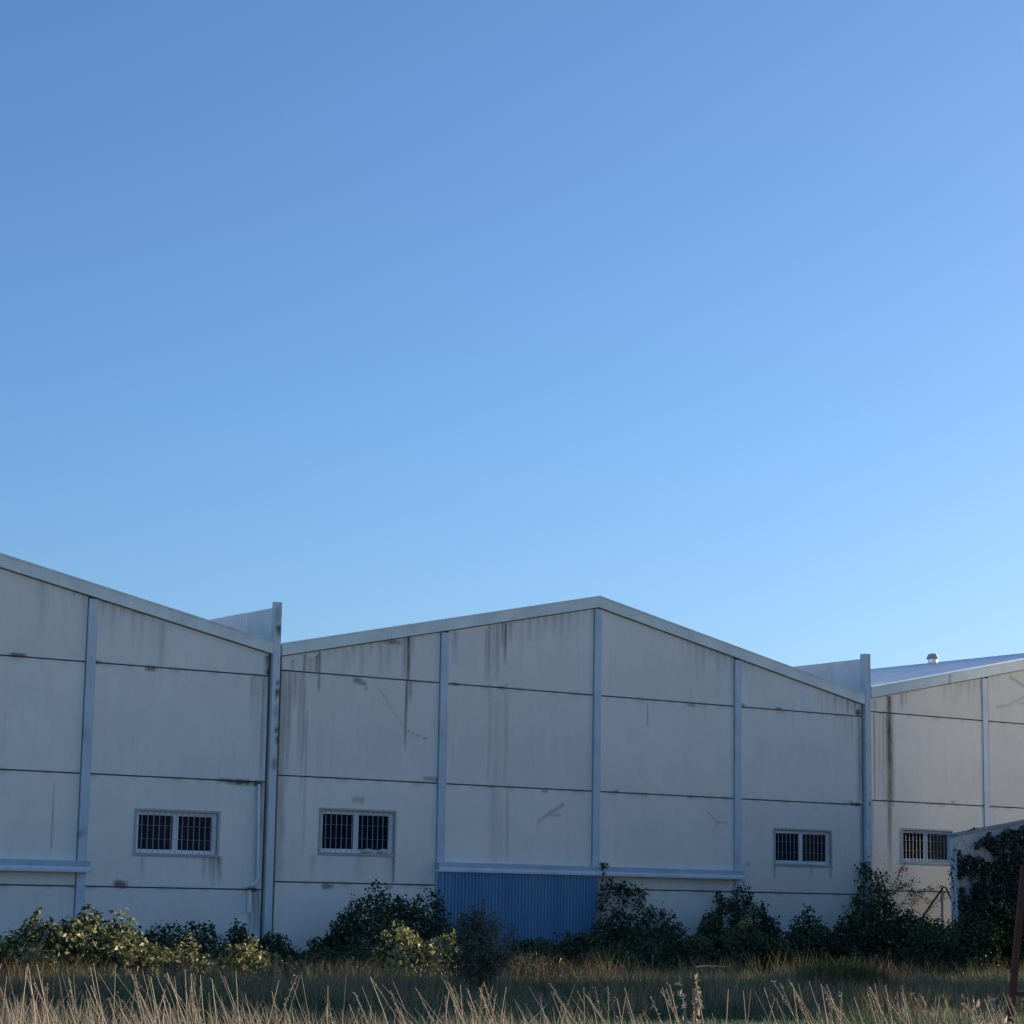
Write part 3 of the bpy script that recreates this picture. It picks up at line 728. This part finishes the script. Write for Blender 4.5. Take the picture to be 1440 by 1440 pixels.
climber('climbing_vine', [[(845,1300,-.5),(846,1270,-.35),(850,1240,-.3)], [(850,1262,-.3),(868,1252,-.25),(880,1248,-.2),(884,1262,-.3)], [(856,1240,-.3),(870,1246,-.25),(872,1258,-.25)], [(866,1250,-.3),(880,1268,-.3),(900,1276,-.35),(918,1286,-.4),(936,1292,-.4),(946,1288,-.3)],
    [(880,1266,-.2),(898,1252,-.15),(905,1262,-.2),(902,1276,-.3)], [(842,1285,-.4),(858,1278,-.4),(880,1285,-.4)], [(930,1284,-.3),(938,1281,-.25)]], 0, 'ragged vine arching over the wall right of the blue door', 31, .10, 85)
climber('climbing_vine', [[(848,1238,-.28),(849,1226,-.28),(846,1214,-.25)], [(848,1218,-.27),(852,1211,-.26)], [(847,1220,-.27),(854,1218,-.27)]], 0, 'tiny sprig climbing over the blue hood edge', 32, .035, 60, size=.075, stemr=.01)
climber('climbing_vine', [[(1034,1300,-.3),(1033,1280,-.12),(1034,1262,-.08)], [(1012,1292,-.2),(1010,1270,-.1),(1012,1256,-.06)], [(1012,1262,-.08),(1022,1268,-.08),(1032,1272,-.1)], [(1046,1300,-.3),(1048,1280,-.15),(1052,1266,-.1)], [(1050,1268,-.1),(1064,1276,-.1),(1076,1288,-.2)]], 0, 'thin vine climbing the third pilaster below the hood end', 33, .09, 70)
climber('climbing_vine', [[(1206,1310,-.5),(1208,1280,-.3),(1212,1250,-.2),(1216,1225,-.16),(1219,1212,-.15)], [(1219,1212,-.16),(1228,1225,-.2),(1238,1238,-.3),(1244,1250,-.4)], [(1196,1310,-.4),(1202,1280,-.25),(1206,1255,-.2)], [(1222,1290,-.5),(1230,1255,-.3),(1226,1232,-.25)]], 0, 'vine wrapped around the foot of the right pillar', 34, .13, 120)
climber('climbing_vine', [[(1244,1270,-.6),(1258,1240,-.4),(1268,1222,-.3),(1276,1224,-.3)], [(1250,1262,-.5),(1272,1244,-.3),(1290,1236,-.3)], [(1262,1280,-.6),(1280,1258,-.5),(1300,1254,-.4),(1320,1246,-.4)], [(1280,1275,-.6),(1292,1262,-.5),(1310,1268,-.5)], [(1262,1256,-.4),(1262,1240,-.3),(1280,1248,-.3),(1286,1258,-.3)], [(1300,1290,-.7),(1312,1272,-.6),(1330,1262,-.5)], [(1250,1244,-.4),(1244,1232,-.3),(1252,1222,-.3)]], 0, 'sparse tangle of vine stems under the rightmost barred window', 35, .075, 75, 'leaf_mid', .07, .010)

# ivy covered white wall with sloping top
wallroot = empty('boundary_wall', (19.5, -4, 0), 'white garden wall with sloping coping under dark ivy, far right', 'wall')
wb = MB(); x0, x1, x2 = 19.62, 27.6, 33.0
zl = 4.15+dz; zr = zl+.165*(x1-x0)
for (a, b, za, zb_) in ((x0, x1, zl, zr), (x1, x2, zr, zr)):
    wb.hexa([(a,-4,-.2),(b,-4,-.2),(b,-3.74,-.2),(a,-3.74,-.2),(a,-4,za),(b,-4,zb_),(b,-3.74,zb_),(a,-3.74,za)])
wb.build('wall', M['white_wall'], wallroot, (-19.5,4,0), stain=lambda V: np.zeros(len(V)))
cb = MB()
for (a, b, za, zb_) in ((x0-.06, x1, zl-.01, zr), (x1, x2, zr, zr)):
    cb.hexa([(a,-4.05,za+.003),(b,-4.05,zb_+.003),(b,-3.69,zb_+.003),(a,-3.69,za+.003),(a,-4.05,za+.07),(b,-4.05,zb_+.07),(b,-3.69,zb_+.07),(a,-3.69,za+.07)])
cb.build('coping', M['coping'], wallroot, (-19.5,4,0))

def ivy():
    rng = np.random.default_rng(77); n = 52000
    root = empty('ivy_plant', (22, -4.05, 0), 'dark ivy spreading over the white garden wall', 'ivy')
    x = rng.uniform(19.5, 32.5, n); topz = zl+.165*np.clip(x-x0, 0, x1-x0)
    z = rng.uniform(.1, 1, n)**.8*(topz+.12)
    Pn = np.stack([x, np.zeros(n), z], -1)
    v = .28*wob(Pn, 2.6, 5)+.55*wob(Pn, 7, 6)+.45*wob(Pn, 15, 7)
    edge = np.clip((x-19.7)/1.8, 0, 1)            # thinner at the free end of the wall
    rel = z/topz
    thr = -.75+.85*(1-edge)*(rel > .45)+.9*np.clip((rel-.9)/.1, 0, 1)
    keep = v > thr
    # a few strands on the bare part
    P = np.stack([x-22, -rng.uniform(.03, .30, n)*np.clip(1.25-rel*.7, .3, 1), z], -1)[keep]
    n = len(P); Nrm = unit(rng.normal(0,.55,(n,3))+np.array([0,-.8,.55]))
    V, F = leaves_geo(P, Nrm, .09, rng, .8)
    fast_mesh('foliage', V, F, np.repeat(np.clip(.45+.25*wob(P,3,9)+rng.normal(0,.2,n),0,1), 4), M['ivy'], root)
    paths = []
    for k in range(30):
        xx = rng.uniform(19.7, 27) if k > 8 else rng.uniform(19.65, 20.8)
        p = [np.array([xx-22, .035, .1])]
        for s in range(9): p.append(p[-1]+np.array([rng.normal(0,.16), 0, .40]))
        p = np.array(p); p[:,1] = .02
        p = p[p[:,2] < zl]
        paths.append(p)
    stems_mesh('stem', paths, .013, M['cane'], root)
ivy()
climber('climbing_vine', [[(1340,1300,-4.1),(1342,1260,-4.1),(1338,1225,-4.1),(1344,1190,-4.1),(1356,1176,-4.05)], [(1344,1195,-4.1),(1358,1215,-4.15),(1352,1235,-4.15)], [(1360,1173,-4.0),(1372,1166,-3.9)]], 0, 'wiry half-bare creeper on the free end of the white wall', 36, .06, 60, 'leaf_brown', .075, .016)

# metal post with braces in front of the right warehouse
pr = at(1324.5, 1246, -1.6); po = empty('gate_post', (pr[0], -1.6, 0), 'thin grey gate post with diagonal braces under the right window', 'post')
b = MB(); b.tube([(0,0,-.1),(0,0,pr[2])], .035, k=8); b.tube([(0,0,pr[2]),(0,0,pr[2]+.03)], .045, .03, k=8); b.build('post', M['steel'], po)
q1 = at(1300, 1283, -1.6)-np.array([pr[0],-1.6,0])
b = MB(); b.tube([(-.02,-.05,pr[2]-.06),(q1[0],-.05,q1[2]),(q1[0]*1.6,-.05,max(.0,q1[2]-(pr[2]-q1[2])*.6))], .03, k=6); b.build('brace', M['brown_steel'], po)
b = MB(); b.tube([(.02,.05,pr[2]-.02),(.2,.05,pr[2]-.04),(.38,.05,pr[2]-.3),(.5,.05,pr[2]-.55)], .025, k=6); b.build('brace', M['brown_steel'], po)

# rusty trestle at the right edge, near the camera
def near(px, py, depth):
    d = F_*FPX+R_*(px-720)-U_*(py-720); s = depth/(d[0]*FH[0]+d[1]*FH[1]); return CAM+d*s
D0 = 14.0
t0 = near(1441, 1215, D0); t1 = near(1419.5, 1440, D0); dirv = (t1-t0)/(t1[2]-t0[2])
gz = float(ground_z(t1[0], t1[1])); foot = t1+dirv*(gz-.05-t1[2]); headp = t0
tr = empty('steel_trestle', foot, 'rusty steel trestle leaning out of the frame at the right edge', 'trestle')
r3 = np.array([RH[0], RH[1], 0]); f3 = np.array([FH[0], FH[1], 0])
def bar3(a, b, wd, dp):
    b_ = MB(); pts = []
    for p in (a, b):
        for sx, sy in ((-1,-1),(1,-1),(1,1),(-1,1)): pts.append(p-foot+r3*sx*wd/2+f3*sy*dp/2)
    b_.hexa(pts); return b_
bar3(foot, headp, .038, .04).build('leg', M['rust'], tr)
foot2 = foot+r3*1.15; head2 = headp+r3*(1.15-2*float(np.dot(headp-foot, r3)))
bar3(foot2, head2, .038, .04).build('leg', M['rust'], tr)
bar3(headp-r3*.06, head2+r3*.06, .06, .06).build('top_bar', M['rust'], tr)
for py in (1397.5,):
    c = near(1424, py, D0); zc = c[2]; tt = (zc-foot[2])/(headp[2]-foot[2]); a = foot+(headp-foot)*tt; b2 = foot2+(head2-foot2)*tt
    k = MB(); pts = []
    for p, s in ((a,.021),(b2,-.021)):
        for sz, sy in ((-1,-1),(-1,1),(1,1),(1,-1)): pts.append(p-foot+r3*s+np.array([0,0,1])*sz*.014+f3*sy*.015)
    k.hexa(pts); k.build('rung', M['rust'], tr)
tt = .25; a = foot+(headp-foot)*tt; b2 = foot2+(head2-foot2)*tt
k = MB(); pts = []
for p, s in ((a,.028),(b2,-.028)):
    for sz, sy in ((-1,-1),(-1,1),(1,1),(1,-1)): pts.append(p-foot+r3*s+np.array([0,0,1])*sz*.013+f3*sy*.015)
k.hexa(pts); k.build('rung', M['rust'], tr)

# ---- grass
def blades(P, H, lean, wid, rng, bend=.35, seg=3):
    """tapering bent blades; lean (n,2) = horizontal offset of the tip as share of height"""
    n = len(P); t = np.linspace(0, 1, seg+1)
    ang = rng.uniform(0, math.pi, n); sd = np.stack([np.cos(ang), np.sin(ang), np.zeros(n)], -1)
    V = np.empty((n, seg+1, 2, 3))
    for k, tk in enumerate(t):
        c = P.copy(); c[:,:2] += lean*H[:,None]*(tk*(1-bend)+bend*tk**2.2); c[:,2] += H*tk*(1-.18*bend*tk)
        w_ = wid[:,None]*(1-tk*.88)
        V[:,k,0] = c-sd*w_*.5; V[:,k,1] = c+sd*w_*.5
    i = np.arange(n)[:,None]*(2*(seg+1)); F = np.concatenate([i+np.array([[2*k,2*k+1,2*k+3,2*k+2]]) for k in range(seg)], 0)
    return V.reshape(-1,3), F, 2*(seg+1)

def field(name, n, d0, d1, side, h0, h1, wid, mat, label, seed, lean=.25, thr=-9, lcm=.4, lcs=.2, power=1.0, yk=None, patch=1.0):
    rng = np.random.default_rng(seed)
    d = d0+(d1-d0)*rng.uniform(0,1,n)**power; k = rng.uniform(-side, side, n)
    xy = CAM[:2]+FH*d[:,None]+RH*(k*d)[:,None]
    ok = xy[:,1] < -.4
    if yk: ok &= yk(xy)
    xy = xy[ok]; n = len(xy)
    P3 = np.stack([xy[:,0], xy[:,1], np.zeros(n)], -1); pn = wob(P3, patch, seed+1); ok = pn > thr
    xy = xy[ok]; P3 = P3[ok]; pn = pn[ok]; n = len(xy)
    z = ground_z(xy[:,0], xy[:,1])-.02
    P = np.stack([xy[:,0], xy[:,1], z], -1)
    H = rng.uniform(h0, h1, n)*(1+.35*pn+.2*wob(P3, patch*3.3, seed+9))
    V, F, m_ = blades(P, H, rng.normal(0, lean, (n,2)), np.full(n, wid)*rng.uniform(.6,1.4,n), rng)
    lc = np.clip(lcm+lcs*pn+.15*wob(P3, patch*4, seed+7)+rng.normal(0,.2,n), 0, 1)
    o = fast_mesh(name, V, F, np.repeat(lc, m_), M[mat])
    return tag(o, label, 'grass', kind='stuff')
field('green_grass', 230000, 33, 76, .27, .12, .30, .013, 'grass', 'dim green grass between the dry stalks and the bushes', 41, yk=lambda q: q[:,1] < -2.2)
field('dry_weeds', 60000, 42, 66, .27, .22, .52, .016, 'weed', 'brown dry weeds along the front of the brambles', 42, thr=.05, lcm=.55, yk=lambda q: (q[:,1] < -5.8) & (q[:,1] > -9.0) & (q[:,0] < 12), patch=.9)

field('rough_weeds', 46000, 37, 64, .27, .22, .68, .012, 'weed', 'shaggy olive and straw weeds scattered through the dim grass', 45, lean=.35, thr=-.05, lcm=.55, lcs=.15, yk=lambda q: q[:,1] < -5, patch=1.6)
# bright green clump on the right
def clump_blades(name, c, n, r, h0, h1, wid, mat, label, seed, cat='grass', lean=.35):
    rng = np.random.default_rng(seed); a = rng.uniform(0,6.28,n); q = r*np.sqrt(rng.uniform(0,1,n))
    xy = np.stack([np.cos(a)*q, np.sin(a)*q], -1); P = np.concatenate([xy, np.zeros((n,1))], 1)
    H = rng.uniform(h0,h1,n)*(1-.3*(q/r)**2)*(1+.35*wob(P, 5, seed+2))
    V, F, m_ = blades(P, H, xy/r*lean+rng.normal(0,.2,(n,2)), np.full(n,wid), rng)
    o = fast_mesh(name, V, F, np.repeat(np.clip(rng.normal(.45,.25,n),0,1), m_), M[mat], None, (c[0], c[1], float(ground_z(*c))-.01))
    return tag(o, label, cat)
clump_blades('grass_clump', ground_at(1185, 55), 3200, 1.0, .45, .8, .016, 'grass_bright', 'taller bright green grass clump before the large dark heap', 43)
clump_blades('grass_clump', ground_at(780, 58.5), 1600, .75, .3, .55, .018, 'grass_bright', 'yellow-green grass clump below the withered bush', 44)

# foreground straw: dense low mass and tall leaning stalks
def straw_mass(name, n, seed, label):
    rng = np.random.default_rng(seed)
    d = rng.uniform(10.5, 27, n); k = rng.uniform(-.30, .30, n); px = 720+k*FPX
    xy = CAM[:2]+FH*d[:,None]+RH*(k*d)[:,None]
    P3 = np.stack([xy[:,0], xy[:,1], np.zeros(n)], -1); pn = wob(P3, 1.5, seed+1)+.5*wob(P3, 4, seed+2)
    z = ground_z(xy[:,0], xy[:,1])-.02
    top = np.interp(px, [-200,120,280,480,700,1000,1150,1600], [1388,1390,1402,1408,1412,1424,1434,1440])+rng.exponential(22, n)-24*pn
    H = np.clip(1.75-d*(top-1275)/FPX-z, .25, 1.15)
    keep = np.interp(px, [-200,300,700,1000,1200,1600], [1,.9,.7,.4,.18,.15])
    ok = (rng.uniform(size=n) < keep) & (H < 1.14)
    xy, z, H, pn = xy[ok], z[ok], H[ok], pn[ok]; n = len(xy)
    ln = -RH[None]*rng.normal(.16,.26,n)[:,None]+FH[None]*rng.normal(0,.18,n)[:,None]
    V, F, m_ = blades(np.stack([xy[:,0],xy[:,1],z],-1), H, ln, rng.uniform(.006,.022,n), rng, .5, 4)
    lc = np.clip(.40+.2*pn+rng.normal(0,.40,n), 0, 1)
    return tag(fast_mesh(name, V, F, np.repeat(lc, m_), M['straw']), label, 'dry grass', kind='stuff')
straw_mass('dry_grass', 9500, 51, 'pale dry grass massed along the bottom of the photo')

def stalks():
    """tall straw stems: curved three-sided tubes, some with a ragged seed head"""
    rng = np.random.default_rng(61); b_v = []; b_f = []; b_c = []; off = 0; HP = []; HC = []
    todo = []
    for c in range(105):
        d = rng.uniform(9.5, 15); px = rng.uniform(-260, 1700)
        if rng.uniform() > np.interp(px, [-260, 500, 900, 1000, 1700], [1, .9, .75, .6, .55]): continue
        ml = rng.normal(.22, .14)
        for k in range(rng.integers(1, 8)): todo.append((d+rng.normal(0,.08), px+rng.normal(0, 16), ml+rng.normal(0, .15)))
    for d, px, ln in todo:
        xy = ground_at(px, d); z0 = float(ground_z(*xy))
        topy = np.interp(px, [0,300,600,900,1200,1440], [1368,1372,1380,1388,1372,1390])+rng.exponential(20)-8
        H = (1.75-d*(topy-1275)/FPX)-z0
        lf = rng.normal(0,.12); n = 7; t = np.linspace(0,1,n)
        cv = rng.uniform(.2,.8)
        P = np.zeros((n,3)); P[:,:2] = xy-RH*((ln*H)*(t*(1-cv)+cv*t**2))[:,None]+FH*(lf*H*t)[:,None]
        P[:,2] = z0+H*t
        P[:,:2] += np.cumsum(rng.normal(0,.006,(n,2)),0)
        r = rng.uniform(.0026,.0060)*(1-.6*t)
        a = np.array([0,2.09,4.19]); ring = np.stack([np.cos(a),np.sin(a),np.zeros(3)],-1)
        V = P[:,None]+ring[None]*r[:,None,None]
        F = [(s*3+j, s*3+(j+1)%3, s*3+3+(j+1)%3, s*3+3+j) for s in range(n-1) for j in range(3)]
        b_v.append(V.reshape(-1,3)); b_f.append(np.array(F)+off); off += n*3
        c = np.clip(rng.normal(.62,.2),0,1); b_c.append(np.full(n*3, c))
        if rng.uniform() < .30:                       # seed head
            m_ = 26; tt = rng.uniform(.84,1.0,m_)*(n-1); i0 = np.minimum(tt.astype(int), n-2)
            HP.append(P[i0]+(P[i0+1]-P[i0])*(tt-i0)[:,None]+rng.normal(0,.005,(m_,3))); HC.append(np.clip(rng.normal(.55,.2,m_),0,1))
    o = fast_mesh('tall_stalks', np.concatenate(b_v), np.concatenate(b_f), np.concatenate(b_c), M['straw'])
    tag(o, 'tall pale straw stalks leaning left above the dry grass', 'dry grass', kind='stuff')
    HPa = np.concatenate(HP); n = len(HPa)
    V, F = leaves_geo(HPa, unit(rng.normal(0,1,(n,3))), .017, rng, .3)
    o = fast_mesh('seed_heads', V, F, np.repeat(np.concatenate(HC),4), M['straw'])
    tag(o, 'ragged seed heads on the straw stalks', 'dry grass', kind='stuff')
stalks()

# single dry weeds that stand out
def dry_weed(px, depth, topy, label, seed, nb, spread, leafs, size=.05, lean=0.):
    rng = np.random.default_rng(seed); xy = ground_at(px, depth); z0 = float(ground_z(*xy)); H = (1.75-depth*(topy-1275)/FPX)-z0
    root = empty('dry_weed', (xy[0], xy[1], z0), label, 'weed', 'dry weeds standing out of the grass')
    paths = [np.array([[-RH[0]*lean*t, -RH[1]*lean*t, H*t] for t in np.linspace(0,1,8)])+rng.normal(0,.008,(8,3))]
    for k in range(nb):
        s = rng.uniform(.45,.85); p0 = paths[0][int(s*7)]; L = H*(1-s)*rng.uniform(.7,1.2); sd = rng.choice((-1,1))
        dv = np.array([RH[0]*sd*spread, RH[1]*sd*spread, 1.0])+rng.normal(0,.12,3); dv /= np.linalg.norm(dv)
        paths.append(np.array([p0+dv*L*t+np.array([0,0,.06])*t*t for t in np.linspace(0,1,6)]))
    stems_mesh('stem', paths, .006, M['wood'], root)
    P = []
    for p in paths:
        m_ = int(leafs*(1 if len(p) == 6 else 1.2)); tt = rng.uniform(.35,1,m_)*(len(p)-1); i0 = np.minimum(tt.astype(int), len(p)-2)
        P.append(p[i0]+(p[i0+1]-p[i0])*(tt-i0)[:,None]+rng.normal(0,.012,(m_,3)))
    P = np.concatenate(P); n = len(P)
    V, F = leaves_geo(P, unit(rng.normal(0,1,(n,3))), size, rng, .45)
    fast_mesh('foliage', V, F, np.repeat(np.clip(rng.normal(.7,.2,n),0,1),4), M['straw'], root)
dry_weed(984, 13, 1362, 'single upright dry seed spike in the middle of the dim grass', 71, 2, .12, 20, .05)
dry_weed(1368, 12, 1376, 'branched dry weed with curled leaves left of the rusty trestle', 72, 5, .6, 7, .055, .05)
dry_weed(1408, 12.5, 1390, 'smaller dry weed close beside the rusty trestle', 73, 4, .4, 8, .05)

# slender grey shrub standing clear of the others
def shrub():
    rng = np.random.default_rng(81); D = 46.0; xy = ground_at(684, D); z0 = float(ground_z(*xy)); H = 1.75-D*(1272-1275)/FPX-z0
    root = empty('slender_shrub', (xy[0], xy[1], z0), 'slender grey-green shrub standing in front of the blue door', 'shrub')
    paths = []; P = []
    for k in range(58):
        a = rng.uniform(0,6.28); r = rng.uniform(.05,1.05)
        L = H*rng.uniform(.55,1.0)*(1-.25*r); tip = np.array([math.cos(a)*r, math.sin(a)*r, L]); t = np.linspace(0,1,7)[:,None]
        p = tip*np.concatenate([t**1.3, t**1.3, t],1)+rng.normal(0,.02,(7,3))*t; paths.append(p)
        m_ = 190; tt = rng.uniform(.12,1,m_)*6; i0 = np.minimum(tt.astype(int),5)
        P.append(p[i0]+(p[i0+1]-p[i0])*(tt-i0)[:,None]+rng.normal(0,.065,(m_,3)))
    P = np.concatenate(P); n = len(P); P[:,2] = np.maximum(P[:,2], .05)
    V, F = leaves_geo(P, unit(rng.normal(0,.8,(n,3))+np.array([0,0,.5])), .072, rng, .5)
    fast_mesh('foliage', V, F, np.repeat(np.clip(.45+.2*wob(P,6,4)+rng.normal(0,.2,n),0,1),4), M['leaf_grey'], root)
    stems_mesh('stem', paths, .010, M['bark'], root)
shrub()

# weathered plank lying in the grass
c = ground_at(1003, 58); b = MB()
b.tube([(-.42,0,.33),(-.1,.02,.36),(.2,0,.35),(.5,-.03,.33)], .025, .015, k=6); b.tube([(.0,0,.35),(.25,-.1,.24),(.45,-.16,.10)], .014, .008, k=5); b.tube([(-.3,0,.33),(-.25,-.1,.15),(-.2,-.15,-.02)], .02, .015, k=5); b.tube([(.4,0,.33),(.42,.1,.15),(.45,.12,-.02)], .02, .015, k=5)
tag(b.build('fallen_branch', M['wood'], None, (c[0], c[1], float(ground_z(*c)))), 'grey fallen branch lying in the grass below the long bank', 'branch')

# trees added east of the plot, outside the frame, to shade the field
def tree_proto():
    rng = np.random.default_rng(91)
    root = empty('shade_tree', (0,0,0), 'unseen dense tree added east of the field for its shade', 'tree', 'unseen trees added to shade the field')
    b = MB(); b.tube([(0,0,-.2),(.1,0,2),(-.1,.1,4.5),(0,0,8)], .28, .08, k=8)
    for k in range(9):
        a = k*2.4; z = 2.2+k*.6; b.tube([(0,0,z),(math.cos(a)*1.3,math.sin(a)*1.3,z+1.0),(math.cos(a)*2.4,math.sin(a)*2.4,z+1.7)], .09, .02, k=5)
    b.build('trunk', M['bark'], root)
    n = 9000; P = rng.normal(size=(n,3)); P = unit(P)*rng.uniform(.3,1,(n,1))**.5*np.array([3.0,3.0,4.6]); P *= (1+.16*wob(P,1.2,3))[:,None]; P[:,2] += 5.6
    P = P[(wob(P,2.4,4) > -.75) & (P[:,2] > .4)]; n = len(P)
    V, F = leaves_geo(P, unit(rng.normal(size=(n,3))), .34, rng)
    fast_mesh('crown', V, F, np.repeat(np.clip(rng.normal(.45,.2,n),0,1),4), M['leaf_dark'], root)
    return root
tp = tree_proto()
for i, (x, y, k) in enumerate([(24.5,-10.9,.9),(21.5,-13.6,.88),(19.0,-17.4,.92),(16.5,-21.4,.85)]):
    if i == 0: r = tp
    else:
        r = tp.copy(); COL.objects.link(r)
        for ch in tp.children:
            c2 = ch.copy(); COL.objects.link(c2); c2.parent = r
    r.location = (x, y, -.05); r.rotation_euler = (0,0,i*1.1); r.scale = (k,k,k)

# tall slab added outside the frame to keep the sun off the walls and the brambles at their foot
tw = empty('shade_slab', (46, -3.4, 0), 'unseen tall slab added beyond the rightmost warehouse to block the sun', 'shade caster')
b = MB(); b.box((-5,-2.7,-.2),(-2.5,2.52,22)); b.build('wall', M['parapet'], tw, stain=lambda V: np.zeros(len(V)))
b = MB(); b.box((-5.2,-2.9,22.003),(-2.3,2.52,22.4)); b.build('roof', M['coping'], tw)

for o in SC.objects:
    if o.parent is None and 'category' in o and 'kind' not in o: o['kind'] = 'thing'
